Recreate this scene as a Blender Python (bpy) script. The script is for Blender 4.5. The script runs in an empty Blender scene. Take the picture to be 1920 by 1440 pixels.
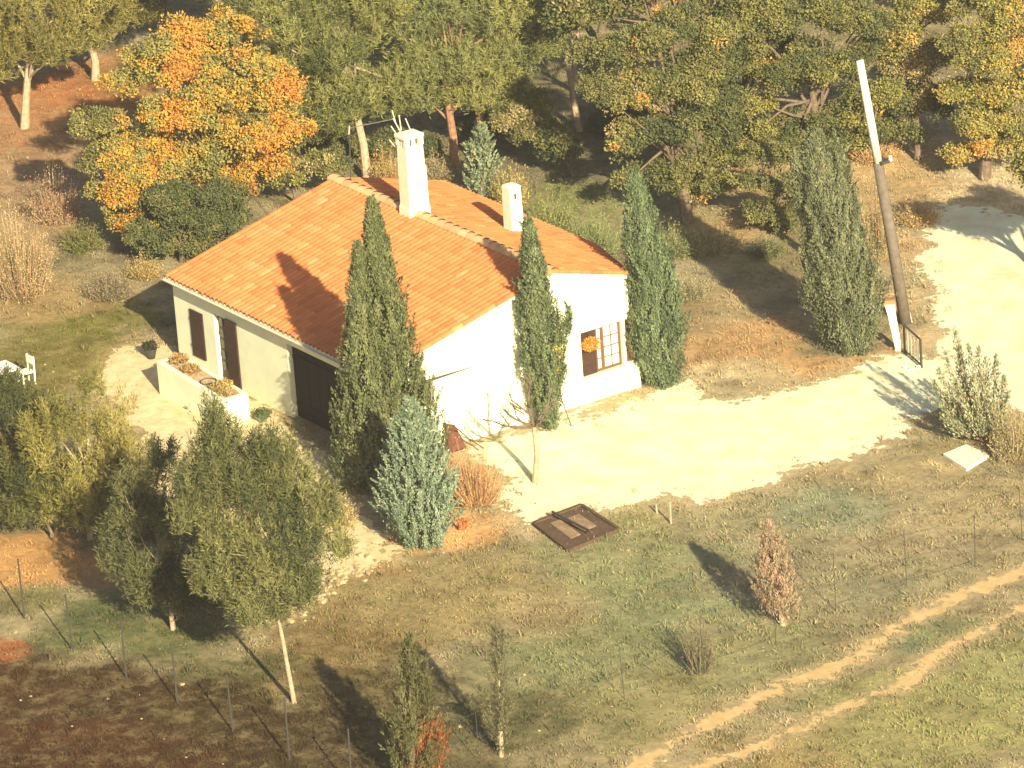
import bpy, bmesh, math, random
import numpy as np
from math import radians
random.seed(7); rng = np.random.default_rng(11)
scn = bpy.context.scene

# ------------------------------------------------------------------ camera
F_PX, CX, CY = 10121.148, 965.297, 712.032
YAW, PITCH, ROLL = -0.992351, 0.369202, 0.073990
CAMP = np.array([126.5669, -71.2432, 54.7578])
Fw = np.array([math.sin(YAW)*math.cos(PITCH), math.cos(YAW)*math.cos(PITCH), -math.sin(PITCH)])
Rt = np.array([math.cos(YAW), -math.sin(YAW), 0.0]); Dn = np.cross(Fw, Rt)
RR = math.cos(ROLL)*Rt+math.sin(ROLL)*Dn; DD = -math.sin(ROLL)*Rt+math.cos(ROLL)*Dn
cam_d = bpy.data.cameras.new('camera'); cam = bpy.data.objects.new('camera', cam_d)
scn.collection.objects.link(cam); scn.camera = cam
from mathutils import Matrix, Vector
cam.matrix_world = Matrix(((RR[0], -DD[0], -Fw[0], CAMP[0]), (RR[1], -DD[1], -Fw[1], CAMP[1]), (RR[2], -DD[2], -Fw[2], CAMP[2]), (0, 0, 0, 1)))
cam_d.sensor_width = 36; cam_d.lens = F_PX/1920*36
cam_d.shift_x = -(CX-960)/1920; cam_d.shift_y = (CY-720)/1920
cam_d.clip_start = 1; cam_d.clip_end = 3000

# ------------------------------------------------------------------ light
AZ, EL = radians(-74), radians(25.6)          # direction the shadows run, height of the sun
sun_dir = np.array([-math.sin(AZ)*math.cos(EL), -math.cos(AZ)*math.cos(EL), math.sin(EL)])
w = bpy.data.worlds.new('World'); scn.world = w; w.use_nodes = True
nt = w.node_tree; bg = nt.nodes['Background']
sky = nt.nodes.new('ShaderNodeTexSky'); sky.sky_type = 'NISHITA'; sky.sun_disc = False
sky.sun_elevation = EL; sky.sun_rotation = math.atan2(sun_dir[0], sun_dir[1]); sky.dust_density = 3.0
nt.links.new(sky.outputs[0], bg.inputs[0]); bg.inputs[1].default_value = 0.05
sd = bpy.data.lights.new('sun', 'SUN'); so = bpy.data.objects.new('sun', sd); scn.collection.objects.link(so)
sd.energy = 5.0; sd.angle = radians(0.55); sd.color = (1.0, 0.87, 0.57)
so.rotation_euler = Vector(sun_dir).to_track_quat('Z', 'Y').to_euler()
scn.view_settings.view_transform = 'Standard'; scn.view_settings.look = 'None'
scn.view_settings.exposure = 1.27; scn.view_settings.gamma = 1.0
scn.cycles.max_bounces = 6; scn.cycles.transparent_max_bounces = 6; scn.cycles.caustics_reflective = False; scn.cycles.caustics_refractive = False

# ------------------------------------------------------------------ helpers
def ray(u, v): return ((u-CX)/F_PX)*RR+((v-CY)/F_PX)*DD+Fw
def gnd(u, v, z=0.0):
    d = ray(u, v); return CAMP+(z-CAMP[2])/d[2]*d
def gpoly(pts): return np.array([gnd(u, v)[:2] for u, v in pts])
FH = np.array([Fw[0], Fw[1], 0]); FH /= np.linalg.norm(FH)
def above(b, u, v):            # the point seen at (u, v) in the upright plane through b that faces the camera
    d = ray(u, v); return CAMP+(FH@(np.asarray(b, float)-CAMP))/(FH@d)*d
def tag(o, label=None, cat=None, group=None, kind=None):
    if label: o['label'] = label
    if cat: o['category'] = cat
    if group: o['group'] = group
    if kind: o['kind'] = kind
    return o
def empty(name, loc, label, cat, group=None):
    o = bpy.data.objects.new(name, None); o.location = tuple(loc); o.empty_display_size = .3
    scn.collection.objects.link(o); return tag(o, label, cat, group)
def link(name, me, mat, parent=None):
    o = bpy.data.objects.new(name, me); scn.collection.objects.link(o)
    if mat is not None: me.materials.append(mat)
    if parent is not None:
        o.parent = parent
        q = parent; off = np.zeros(3)
        while q is not None: off += np.array(q.location); q = q.parent
        v = np.empty(len(me.vertices)*3, np.float32); me.vertices.foreach_get('co', v)
        v = v.reshape(-1, 3)-off; me.vertices.foreach_set('co', v.ravel().astype(np.float32))
    return o
def np_mesh(name, V, Fc, col=None, smooth=False):   # V (n,3), Fc (m,k) all faces of k corners
    V = np.asarray(V, np.float32); Fc = np.asarray(Fc, np.int32)
    me = bpy.data.meshes.new(name); n, (m, k) = len(V), Fc.shape
    me.vertices.add(n); me.vertices.foreach_set('co', V.ravel())
    me.loops.add(m*k); me.loops.foreach_set('vertex_index', Fc.ravel())
    me.polygons.add(m); me.polygons.foreach_set('loop_start', np.arange(m, dtype=np.int32)*k)
    me.polygons.foreach_set('loop_total', np.full(m, k, np.int32))
    if smooth: me.polygons.foreach_set('use_smooth', np.ones(m, bool))
    me.update(calc_edges=True)
    if col is not None:
        a = me.color_attributes.new('Col', 'FLOAT_COLOR', 'POINT')
        c = np.ones((n, 4), np.float32); c[:, :3] = col; a.data.foreach_set('color', c.ravel())
    return me
class MB:                       # gathers boxes, tubes and polygons into one mesh
    def __init__(s): s.v = []; s.f = []
    def add(s, v, f):
        b = len(s.v); s.v += [tuple(map(float, p)) for p in v]; s.f += [tuple(b+i for i in q) for q in f]; return s
    def box(s, a, b):
        (x0, y0, z0), (x1, y1, z1) = a, b
        return s.add([(x0,y0,z0),(x1,y0,z0),(x1,y1,z0),(x0,y1,z0),(x0,y0,z1),(x1,y0,z1),(x1,y1,z1),(x0,y1,z1)],
                     [(3,2,1,0),(4,5,6,7),(0,1,5,4),(1,2,6,5),(2,3,7,6),(3,0,4,7)])
    def hexa(s, p): return s.add(p, [(3,2,1,0),(4,5,6,7),(0,1,5,4),(1,2,6,5),(2,3,7,6),(3,0,4,7)])
    def bar(s, p0, p1, w, h=None):    # square bar between two points
        p0 = np.array(p0, float); p1 = np.array(p1, float); h = h or w
        d = p1-p0; d /= np.linalg.norm(d); a = np.cross(d, [0, 0, 1.]) if abs(d[2]) < .95 else np.array([1., 0, 0])
        a /= np.linalg.norm(a); b = np.cross(d, a); a = a*w/2; b = b*h/2
        return s.hexa([p0-a-b, p0+a-b, p0+a+b, p0-a+b, p1-a-b, p1+a-b, p1+a+b, p1-a+b])
    def tube(s, pts, rad, n=7):
        pts = [np.array(p, float) for p in pts]
        if not hasattr(rad, '__len__'): rad = [rad]*len(pts)
        V = []; a = None
        for i, p in enumerate(pts):
            d = pts[min(i+1, len(pts)-1)]-pts[max(i-1, 0)]; d = d/(np.linalg.norm(d)+1e-9)
            if a is None: a = np.cross(d, [.3, .95, .1]) if abs(d[1]) < .9 else np.cross(d, [1, 0, .1])
            a = a-d*(a@d); a /= np.linalg.norm(a)+1e-9; b = np.cross(d, a)
            for k in range(n):
                t = 2*math.pi*k/n; V.append(p+rad[i]*(math.cos(t)*a+math.sin(t)*b))
        Fs = []
        for i in range(len(pts)-1):
            for k in range(n): Fs.append((i*n+k, i*n+(k+1) % n, (i+1)*n+(k+1) % n, (i+1)*n+k))
        Fs.append(tuple(range(n-1, -1, -1))); Fs.append(tuple((len(pts)-1)*n+k for k in range(n)))
        return s.add(V, Fs)
    def build(s, name, mat, parent=None, bevel=0, smooth=False):
        me = bpy.data.meshes.new(name); me.from_pydata(s.v, [], s.f); me.update()
        if smooth: me.polygons.foreach_set('use_smooth', np.ones(len(me.polygons), bool))
        o = link(name, me, mat, parent)
        if bevel:
            m = o.modifiers.new('bevel', 'BEVEL'); m.width = bevel; m.segments = 2
        return o

# ------------------------------------------------------------------ materials
def mat(name, col, rough=.8, spec=.3, metal=0, nscale=0, namt=0.0, bump=0.0, bscale=None, col2=None):
    m = bpy.data.materials.new(name); m.use_nodes = True; t = m.node_tree; b = t.nodes['Principled BSDF']
    b.inputs['Base Color'].default_value = (*col, 1); b.inputs['Roughness'].default_value = rough
    b.inputs['Metallic'].default_value = metal; b.inputs['Specular IOR Level'].default_value = spec
    tc = t.nodes.new('ShaderNodeNewGeometry')
    if nscale:
        n = t.nodes.new('ShaderNodeTexNoise'); n.inputs['Scale'].default_value = nscale; n.inputs['Detail'].default_value = 6; n.inputs['Roughness'].default_value = .65
        t.links.new(tc.outputs['Position'], n.inputs['Vector'])
        r = t.nodes.new('ShaderNodeValToRGB'); t.links.new(n.outputs[0], r.inputs[0])
        c2 = col2 or tuple(c*(1-namt) for c in col)
        r.color_ramp.elements[0].position = .35; r.color_ramp.elements[0].color = (*c2, 1)
        r.color_ramp.elements[1].position = .65; r.color_ramp.elements[1].color = (*col, 1)
        t.links.new(r.outputs[0], b.inputs['Base Color'])
    if bump:
        n2 = t.nodes.new('ShaderNodeTexNoise'); n2.inputs['Scale'].default_value = bscale or 20; n2.inputs['Detail'].default_value = 5
        t.links.new(tc.outputs['Position'], n2.inputs['Vector'])
        bp = t.nodes.new('ShaderNodeBump'); bp.inputs['Strength'].default_value = bump; bp.inputs['Distance'].default_value = .03
        t.links.new(n2.outputs[0], bp.inputs['Height']); t.links.new(bp.outputs[0], b.inputs['Normal'])
    return m
def leaf_mat(name, trans=.16):
    m = bpy.data.materials.new(name); m.use_nodes = True; t = m.node_tree; t.nodes.clear()
    o = t.nodes.new('ShaderNodeOutputMaterial'); a = t.nodes.new('ShaderNodeVertexColor'); a.layer_name = 'Col'
    d = t.nodes.new('ShaderNodeBsdfDiffuse'); tr = t.nodes.new('ShaderNodeBsdfTranslucent'); mx = t.nodes.new('ShaderNodeMixShader')
    mx.inputs[0].default_value = trans
    for q in (d, tr): t.links.new(a.outputs[0], q.inputs[0])
    t.links.new(d.outputs[0], mx.inputs[1]); t.links.new(tr.outputs[0], mx.inputs[2]); t.links.new(mx.outputs[0], o.inputs[0])
    return m
M = dict(
    plaster=mat('white_plaster', (.77, .78, .59), .9, .1, nscale=1.1, namt=.13, bump=.35, bscale=30),
    chimney=mat('chimney_plaster', (.77, .78, .59), .9, .1, nscale=4, namt=.08, bump=.3, bscale=25),
    soffit=mat('grey_soffit', (.38, .35, .30), .8),
    gutter=mat('pale_gutter', (.62, .55, .45), .5, .4),
    brown=mat('brown_shutter_paint', (.055, .028, .022), .6, .3, nscale=8, namt=.3),
    frame=mat('brown_window_frame', (.13, .07, .04), .6),
    pane=mat('window_pane_with_curtain', (.62, .60, .52), .12, .6),
    dark_pane=mat('dark_window_pane', (.03, .03, .03), .1, .6),
    bark=mat('grey_brown_bark', (.20, .15, .11), .95, .1, nscale=9, namt=.5, bump=.6, bscale=18),
    palebark=mat('pale_bark', (.46, .36, .25), .95, .1, nscale=9, namt=.4, bump=.5, bscale=18),
    pinkbark=mat('reddish_bark', (.36, .20, .13), .95, .1, nscale=7, namt=.5, bump=.5, bscale=18),
    concrete=mat('concrete', (.74, .73, .60), .85, .2, nscale=5, namt=.2, bump=.2),
    polecon=mat('pole_wood', (.34, .29, .22), .85, .2, nscale=6, namt=.25, bump=.2),
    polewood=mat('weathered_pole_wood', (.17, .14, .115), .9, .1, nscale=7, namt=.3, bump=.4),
    shadewood=mat('shade_dark_boards', (.030, .020, .020), .8, .1, nscale=8, namt=.3),  # near-black: deep shade is put into the board colour
    iron=mat('dark_iron', (.05, .045, .04), .6, .4),
    rust=mat('rusty_metal', (.16, .065, .045), .8, .2, nscale=12, namt=.4, bump=.3),
    terracotta=mat('terracotta', (.48, .19, .09), .85, .2, nscale=10, namt=.2),
    greypot=mat('grey_green_glaze', (.17, .20, .16), .5, .4),
    soil=mat('planter_soil', (.55, .42, .25), .95, .1, nscale=12, namt=.5, bump=.8, bscale=15),
    timber=mat('weathered_brown_timber', (.13, .085, .06), .9, .1, nscale=10, namt=.4, bump=.4),
    oldsheet=mat('stained_sheet', (.34, .24, .15), .9, .2, nscale=6, namt=.45),
    white=mat('white_enamel', (.80, .79, .70), .5, .4),
    alu=mat('aerial_metal', (.50, .46, .36), .5, .4),
    stone=mat('pale_limestone', (.55, .48, .36), .95, .1, nscale=14, namt=.3, bump=.5),
    leaf=leaf_mat('foliage'), needle=leaf_mat('needles', .10), grass=leaf_mat('grass_blades', .25),
)
m = bpy.data.materials.new('roof_tiles'); m.use_nodes = True; t = m.node_tree; b = t.nodes['Principled BSDF']
b.inputs['Roughness'].default_value = .85; b.inputs['Specular IOR Level'].default_value = .15
a = t.nodes.new('ShaderNodeVertexColor'); a.layer_name = 'Col'
n = t.nodes.new('ShaderNodeTexNoise'); n.inputs['Scale'].default_value = 1.3; n.inputs['Detail'].default_value = 8; n.inputs['Roughness'].default_value = .7
g = t.nodes.new('ShaderNodeNewGeometry'); t.links.new(g.outputs['Position'], n.inputs['Vector'])
mr = t.nodes.new('ShaderNodeMapRange'); mr.inputs[3].default_value = .80; mr.inputs[4].default_value = 1.12; t.links.new(n.outputs[0], mr.inputs[0])
vm = t.nodes.new('ShaderNodeVectorMath'); vm.operation = 'SCALE'; t.links.new(a.outputs[0], vm.inputs[0]); t.links.new(mr.outputs[0], vm.inputs['Scale'])
t.links.new(vm.outputs[0], b.inputs['Base Color']); M['tiles'] = m

# value noise on the plane for ragged borders and patches
_lat = rng.random((256, 256))
def vnoise(x, y, s):
    x = np.asarray(x)*s+1000; y = np.asarray(y)*s+1000
    i = np.floor(x).astype(int); j = np.floor(y).astype(int); fx = x-i; fy = y-j
    fx = fx*fx*(3-2*fx); fy = fy*fy*(3-2*fy); A = _lat
    return ((A[i % 256, j % 256]*(1-fx)+A[(i+1) % 256, j % 256]*fx)*(1-fy)+(A[i % 256, (j+1) % 256]*(1-fx)+A[(i+1) % 256, (j+1) % 256]*fx)*fy)
def fnoise(x, y, s): return (vnoise(x, y, s)+.5*vnoise(x, y, s*2.1)+.25*vnoise(x, y, s*4.3)+.12*vnoise(x, y, s*9))/1.87-.5
def sdf(P, x, y):               # signed distance to a polygon, negative inside
    d = np.full(np.shape(x), 1e9); ins = np.zeros(np.shape(x), bool); n = len(P)
    for i in range(n):
        a, b = P[i], P[(i+1) % n]; e = b-a
        t = np.clip(((x-a[0])*e[0]+(y-a[1])*e[1])/(e@e+1e-12), 0, 1)
        d = np.minimum(d, np.hypot(x-a[0]-t*e[0], y-a[1]-t*e[1]))
        c = ((a[1] > y) != (b[1] > y)) & (x < (b[0]-a[0])*(y-a[1])/(b[1]-a[1]+1e-12)+a[0]); ins ^= c
    return np.where(ins, -d, d)

# ------------------------------------------------------------------ ground
DRIVE = gpoly([(845,845),(1000,800),(1060,775),(1130,757),(1215,730),(1300,702),(1322,712),(1325,742),(1380,752),(1470,730),(1560,700),(1640,668),
               (1705,668),(1755,665),(1765,620),(1728,560),(1715,470),(1728,410),(1780,375),(1850,395),(1920,400),(2100,480),(2100,700),(1920,770),(1850,745),(1790,760),
               (1740,790),(1700,815),(1600,850),(1500,885),(1400,915),(1330,945),(1240,930),(1180,945),(1120,955),(1085,955),(1000,988),(915,948),(950,900),(900,870)])
TERR = gpoly([(170,705),(215,660),(265,635),(330,640),(420,700),(560,815),(640,880),(690,960),(735,1010),(790,1025),(700,1055),(620,1090),(540,1145),(470,1180),(400,1100),(330,960),(290,860),(215,760)])
RUTA = [(1990,1045),(1917,1073),(1817,1112),(1711,1157),(1611,1223),(1544,1262),(1478,1284),(1422,1312),(1366,1340),(1300,1375),(1230,1415),(1150,1460)]
RUTB = [(1990,1110),(1917,1140),(1867,1162),(1789,1212),(1733,1246),(1678,1290),(1589,1323),(1478,1373),(1394,1412),(1311,1440),(1230,1480)]
def polyline_d(P, x, y):
    d = np.full(np.shape(x), 1e9)
    for a, b in zip(P[:-1], P[1:]):
        e = b-a; t = np.clip(((x-a[0])*e[0]+(y-a[1])*e[1])/(e@e), 0, 1)
        d = np.minimum(d, np.hypot(x-a[0]-t*e[0], y-a[1]-t*e[1]))
    return d
PA, PB = gpoly(RUTA), gpoly(RUTB)
STRIP = gpoly([(1062,778),(1190,728),(1222,733),(1085,795)])
def f_drive(x, y): return np.maximum(sdf(DRIVE, x, y), -sdf(STRIP, x, y))+fnoise(x, y, .9)*1.0+fnoise(x, y, 4)*.7+fnoise(x, y, 9)*.8+.05
def f_terr(x, y): return sdf(TERR, x, y)+fnoise(x, y, 1.3)*1.0+fnoise(x, y, 5)*.6+fnoise(x, y, 11)*.5
def f_rut(x, y): return np.minimum(polyline_d(PA, x, y)-.30, polyline_d(PB, x, y)-.24)+fnoise(x, y, 1.2)*.55+fnoise(x, y, 4)*.6+fnoise(x, y, 12)*.5
def sheet(name, f, box, step, z, mt, holes=None):
    x0, x1, y0, y1 = box; nx = int((x1-x0)/step)+1; ny = int((y1-y0)/step)+1
    X, Y = np.meshgrid(np.linspace(x0, x1, nx), np.linspace(y0, y1, ny), indexing='ij'); ok = f(X, Y) < 0
    if holes is not None: ok &= ~holes(X, Y)
    c = ok[:-1, :-1] & ok[1:, :-1] & ok[1:, 1:] & ok[:-1, 1:]
    idx = np.arange(nx*ny).reshape(nx, ny)
    Fc = np.stack([idx[:-1, :-1][c], idx[1:, :-1][c], idx[1:, 1:][c], idx[:-1, 1:][c]], 1)
    used = np.unique(Fc); rm = np.full(nx*ny, -1); rm[used] = np.arange(len(used))
    V = np.stack([X.ravel(), Y.ravel(), np.full(nx*ny, z)], 1)[used]
    o = link(name, np_mesh(name, V, rm[Fc]), mt); return tag(o, kind='structure')

def ground_mat():
    m = bpy.data.materials.new('dry_grass_and_earth'); m.use_nodes = True; t = m.node_tree; b = t.nodes['Principled BSDF']
    L = t.links; N = t.nodes.new
    g = N('ShaderNodeNewGeometry'); a = N('ShaderNodeVertexColor'); a.layer_name = 'Col'
    def noise(s, d=8, r=.65):
        n = N('ShaderNodeTexNoise'); n.inputs['Scale'].default_value = s; n.inputs['Detail'].default_value = d; n.inputs['Roughness'].default_value = r
        L.new(g.outputs['Position'], n.inputs['Vector']); return n
    n1 = noise(.45); n2 = noise(5.0, 10, .75); n3 = noise(1.6)
    mr = N('ShaderNodeMapRange'); mr.inputs[1].default_value = .3; mr.inputs[2].default_value = .7; mr.inputs[3].default_value = .62; mr.inputs[4].default_value = 1.35
    L.new(n2.outputs[0], mr.inputs[0])
    # fine straw specks over whatever the patch colour is
    mx = N('ShaderNodeMix'); mx.data_type = 'RGBA'; r = N('ShaderNodeValToRGB'); L.new(n3.outputs[0], r.inputs[0])
    r.color_ramp.elements[0].position = .45; r.color_ramp.elements[1].position = .68; r.color_ramp.elements[1].color = (.45, .45, .45, 1)
    L.new(r.outputs[0], mx.inputs[0]); L.new(a.outputs[0], mx.inputs[6]); mx.inputs[7].default_value = (.34, .27, .14, 1)
    vm = N('ShaderNodeVectorMath'); vm.operation = 'SCALE'; L.new(mx.outputs[2], vm.inputs[0]); L.new(mr.outputs[0], vm.inputs['Scale'])
    L.new(vm.outputs[0], b.inputs['Base Color']); b.inputs['Roughness'].default_value = .95; b.inputs['Specular IOR Level'].default_value = .05
    bp = N('ShaderNodeBump'); bp.inputs['Strength'].default_value = .9; bp.inputs['Distance'].default_value = .06
    L.new(n2.outputs[0], bp.inputs['Height']); L.new(bp.outputs[0], b.inputs['Normal']); return m
BASE = np.array([.25, .21, .125])
# (u, v, radius in m, colour, strength): patches of turf, red earth and pale scree; leaf litter and dark soil carry painted shade
PATCH = [
 (1480,620,1.6,(.46,.34,.20),.6),(1350,620,1.2,(.44,.33,.19),.6),(1700,350,1.8,(.52,.40,.24),.8),(1390,560,1.0,(.42,.32,.19),.6),
 (120,640,2.6,(.15,.135,.035),.9),(200,600,1.6,(.15,.14,.035),.8),(60,700,2.2,(.16,.135,.04),.9),
 (60,330,4.0,(.34,.22,.13),.9),(20,430,3,(.36,.25,.15),.8),(120,180,3.2,(.40,.16,.06),.95),(200,150,2.6,(.40,.17,.07),.9),(60,560,2.0,(.33,.23,.11),.8),
 (0,250,3,(.34,.18,.09),.8),(170,560,1.2,(.32,.24,.12),.7),
 (700,260,4,(.20,.17,.08),.8),(1000,200,5,(.15,.13,.08),.95),(1050,300,4,(.15,.13,.085),.9),(1180,360,2.5,(.16,.14,.09),.9),(1100,400,3,(.19,.20,.08),.9),(900,200,4,(.20,.17,.10),.7),(600,100,6,(.13,.12,.05),.9),  # wood floor: tree shade painted into the dark patches
 (1230,430,2.6,(.20,.19,.09),.8),(1330,500,2.2,(.24,.20,.11),.8),(1330,410,1.6,(.42,.28,.13),.9),(1420,430,1.2,(.46,.31,.16),.8),(1400,640,1.9,(.42,.26,.13),.95),(1320,660,1.6,(.42,.27,.14),.9),(1500,690,1.2,(.46,.28,.13),.9),
 (1300,580,1.8,(.30,.23,.13),.8),(1600,320,4,(.38,.26,.14),.8),(1780,290,2.5,(.48,.34,.18),.9),(1900,330,2,(.56,.46,.30),.9),(1850,400,1.8,(.56,.47,.30),.8),(1690,560,.9,(.50,.36,.20),.8),(1720,640,.8,(.52,.38,.22),.8),(1420,700,1.0,(.55,.44,.27),.75),(1340,700,.8,(.55,.44,.27),.7),(1560,330,1.5,(.46,.33,.18),.8),(1300,520,1.2,(.36,.30,.20),.7),(1240,400,2,(.24,.23,.14),.7),
 (1700,470,1.2,(.42,.27,.14),.9),(1760,700,1.0,(.40,.24,.12),.9),(1650,680,.8,(.44,.24,.11),.9),(1900,800,2.0,(.30,.23,.12),.8),(1700,900,1.2,(.38,.27,.13),.7),(1560,900,.9,(.40,.27,.13),.7),
 (1150,745,.9,(.44,.28,.13),.9),(1210,735,.6,(.40,.26,.12),.9),(880,850,1.2,(.44,.25,.11),.9),(830,1000,1.3,(.46,.24,.10),1),(920,985,.9,(.44,.24,.10),.9),(720,1080,1.0,(.34,.21,.09),.9),(640,1120,1.3,(.30,.18,.07),.8),
 (1180,970,1.2,(.26,.22,.09),.8),(1300,960,.8,(.36,.24,.11),.7),
 (1300,1100,3.2,(.155,.16,.08),.85),(1150,1050,2.2,(.19,.18,.085),.7),(1080,1250,3,(.15,.15,.07),.8),(1500,1050,3,(.21,.17,.10),.75),(1400,950,2,(.22,.18,.10),.8),(1600,960,2.4,(.21,.17,.10),.8),(1750,1000,2.4,(.25,.19,.11),.8),(1850,960,2,(.28,.21,.11),.7),(1640,1110,.9,(.12,.13,.08),.9),(1330,1040,.8,(.17,.17,.09),.8),(1560,960,1.4,(.17,.17,.10),.8),(1880,1330,.6,(.11,.12,.07),.9),(1700,1210,.7,(.13,.14,.08),.8),
 (1000,1150,1.6,(.24,.17,.09),.6),(1450,1250,2.4,(.17,.155,.075),.8),(1650,1110,2.2,(.22,.18,.10),.7),(1750,1180,.9,(.16,.16,.08),.8),(1200,1330,2.2,(.19,.16,.07),.8),
 (700,1150,2.6,(.21,.15,.065),.9),(850,1120,2.6,(.22,.165,.075),.9),(600,1250,2.2,(.17,.12,.05),.9),(700,1320,2.6,(.075,.056,.026),.95),(900,1350,2.4,(.085,.075,.034),.9),  # dark bottom-middle patches painted in for the vignette
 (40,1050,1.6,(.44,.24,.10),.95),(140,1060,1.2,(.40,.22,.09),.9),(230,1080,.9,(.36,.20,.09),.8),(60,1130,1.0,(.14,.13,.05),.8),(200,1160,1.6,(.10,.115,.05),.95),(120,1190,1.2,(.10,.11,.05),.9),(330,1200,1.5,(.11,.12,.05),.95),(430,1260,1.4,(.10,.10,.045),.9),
 (60,1330,2.8,(.068,.038,.018),1),(250,1380,3.2,(.065,.036,.018),1),(450,1430,3.0,(.058,.034,.017),1),(100,1460,4,(.075,.036,.017),1),(640,1420,2.4,(.06,.042,.02),.95),(820,1440,1.8,(.07,.055,.025),.8),(400,1330,1.6,(.065,.045,.02),.9),(0,1215,.7,(.30,.11,.045),1),  # lower-left corner: vignette darkening painted into the soil colour
 (1800,1330,3,(.22,.19,.075),.9),(1500,1430,2,(.24,.17,.07),.9),(1900,1250,2,(.21,.19,.08),.9),(1650,1400,1.6,(.20,.17,.07),.9),
]
def ground_color(x, y):
    c = np.ones(np.shape(x)+(3,))*BASE
    nz = fnoise(x, y, .8)+.5*fnoise(x, y, 3.3); mott = 1+.9*fnoise(x, y, 1.7)+.7*fnoise(x+31, y-17, .6); c = c*np.clip(mott, .6, 1.5)[..., None]
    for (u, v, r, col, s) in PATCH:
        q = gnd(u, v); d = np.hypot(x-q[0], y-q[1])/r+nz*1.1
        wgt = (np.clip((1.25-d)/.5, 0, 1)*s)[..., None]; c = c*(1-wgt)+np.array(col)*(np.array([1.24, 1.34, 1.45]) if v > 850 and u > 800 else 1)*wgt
    c = c*np.clip(1+.75*fnoise(x+9, y+4, 1.9)+.4*fnoise(x-9, y+4, .7), .62, 1.45)[..., None]
    fd = f_drive(x, y); ft = f_terr(x, y); fr_ = f_rut(x, y)
    for f_, wdt, col in ((fd, 1.1, (.50,.40,.25)), (ft, .8, (.46,.34,.18)), (fr_, .5, (.40,.31,.18))):
        wgt = (np.clip(1-f_/wdt+nz*.5, 0, 1)**1.5*.75*(f_ < wdt*1.6))[..., None]; c = c*(1-wgt)+np.array(col)*wgt
    return c
xs = np.unique(np.concatenate([np.linspace(-600, -60, 12), np.arange(-60, 45, .22), np.linspace(45, 400, 10)]))
ys = np.unique(np.concatenate([np.linspace(-400, -26, 10), np.arange(-26, 52, .22), np.linspace(52, 600, 12)]))
X, Y = np.meshgrid(xs, ys, indexing='ij'); idx = np.arange(X.size).reshape(X.shape)
V = np.stack([X.ravel(), Y.ravel(), np.zeros(X.size)], 1)
Fc = np.stack([idx[:-1, :-1].ravel(), idx[1:, :-1].ravel(), idx[1:, 1:].ravel(), idx[:-1, 1:].ravel()], 1)
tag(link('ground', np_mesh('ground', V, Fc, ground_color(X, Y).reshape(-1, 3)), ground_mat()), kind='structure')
gravel = mat('pale_gravel', (.76, .80, .60), .95, .1, nscale=1.1, col2=(.66, .61, .40), bump=.9, bscale=40)
paving = mat('sandy_terrace', (.70, .60, .38), .95, .1, nscale=2.6, col2=(.54, .42, .23), bump=.6, bscale=25)
rutm = mat('ochre_track_earth', (.58, .43, .23), .95, .1, nscale=3, col2=(.46, .32, .15), bump=.7, bscale=25)
def bb(P, m): return (P[:, 0].min()-m, P[:, 0].max()+m, P[:, 1].min()-m, P[:, 1].max()+m)
sheet('driveway', f_drive, bb(DRIVE, .6), .07, .004, gravel)
sheet('terrace', f_terr, bb(TERR, .6), .06, .008, paving, holes=lambda x, y: f_drive(x, y) < 0)
sheet('dirt_track', f_rut, bb(np.vstack([PA, PB]), .6), .06, .004, rutm)

# ------------------------------------------------------------------ house
L, YR, W, H, HR = 11.01, 5.67, 9.35, 2.70, 4.11
SF = (HR-H)/YR; SB = .285
def zf(y): return H+SF*y
def zb(y): return HR-SB*(y-YR)
def ymax(x): return np.where(np.asarray(x) < 7.7, 9.40, 9.40-(np.asarray(x)-7.7)*(9.40-8.22)/(11.03-7.7))
house = empty('house', (0, 0, 0), 'white plastered country house with orange tiled roof and two white chimneys', 'house')
TH = .3
def panel(mb, P0, ax, length, top, holes, nrm, thick=TH, breaks=()):
    # wall of rectangular cells in the plane through P0 along ax; top(s) gives the height; holes = (s0, s1, z0, z1)
    P0 = np.array(P0, float); ax = np.array(ax, float); nrm = np.array(nrm, float)
    S = sorted({0, length, *breaks, *[h[0] for h in holes], *[h[1] for h in holes]})
    for s0, s1 in zip(S[:-1], S[1:]):
        mid = (s0+s1)/2; hs = sorted([h for h in holes if h[0] <= mid <= h[1]], key=lambda h: h[2]); z = -.1
        segs = []
        for h in hs:
            if h[2] > z: segs.append((z, z, h[2], h[2]))
            z = h[3]
        segs.append((z, z, top(s0), top(s1)))
        for za, zb_, zc, zd in segs:
            a0 = P0+ax*s0; a1 = P0+ax*s1; k = -nrm*thick
            q = lambda p, z: np.array([p[0], p[1], z])
            mb.hexa([q(a0, za), q(a1, zb_), q(a1+k, zb_), q(a0+k, za), q(a0, zc), q(a1, zd), q(a1+k, zd), q(a0+k, zc)])
    return mb
wall = MB(); E_ = .03
panel(wall, (0, 0, 0), (1, 0, 0), L, lambda s: H-E_, [(.86, 1.56, .45, 1.87), (2.16, 2.80, .02, 2.06), (6.05, 10.55, -.1, 2.22)], (0, -1, 0))
ztop = lambda y: min(zf(y), zb(y))-E_-.005
panel(wall, (L, TH, 0), (0, 1, 0), 8.15-TH, lambda s: ztop(s+TH), [(.45-TH, 1.56-TH, 1.45, 2.10), (6.47-TH, 7.87-TH, .76, 2.10), (7.97-TH, 8.15-TH, .80, 2.10)], (1, 0, 0), breaks=(YR-TH,))
panel(wall, (0, TH, 0), (0, 1, 0), 9.25-TH, lambda s: ztop(s+TH), [], (-1, 0, 0), breaks=(YR-TH,))
panel(wall, (TH, 9.25, 0), (1, 0, 0), 7.4, lambda s: zb(9.25)-E_, [], (0, 1, 0))
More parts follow.
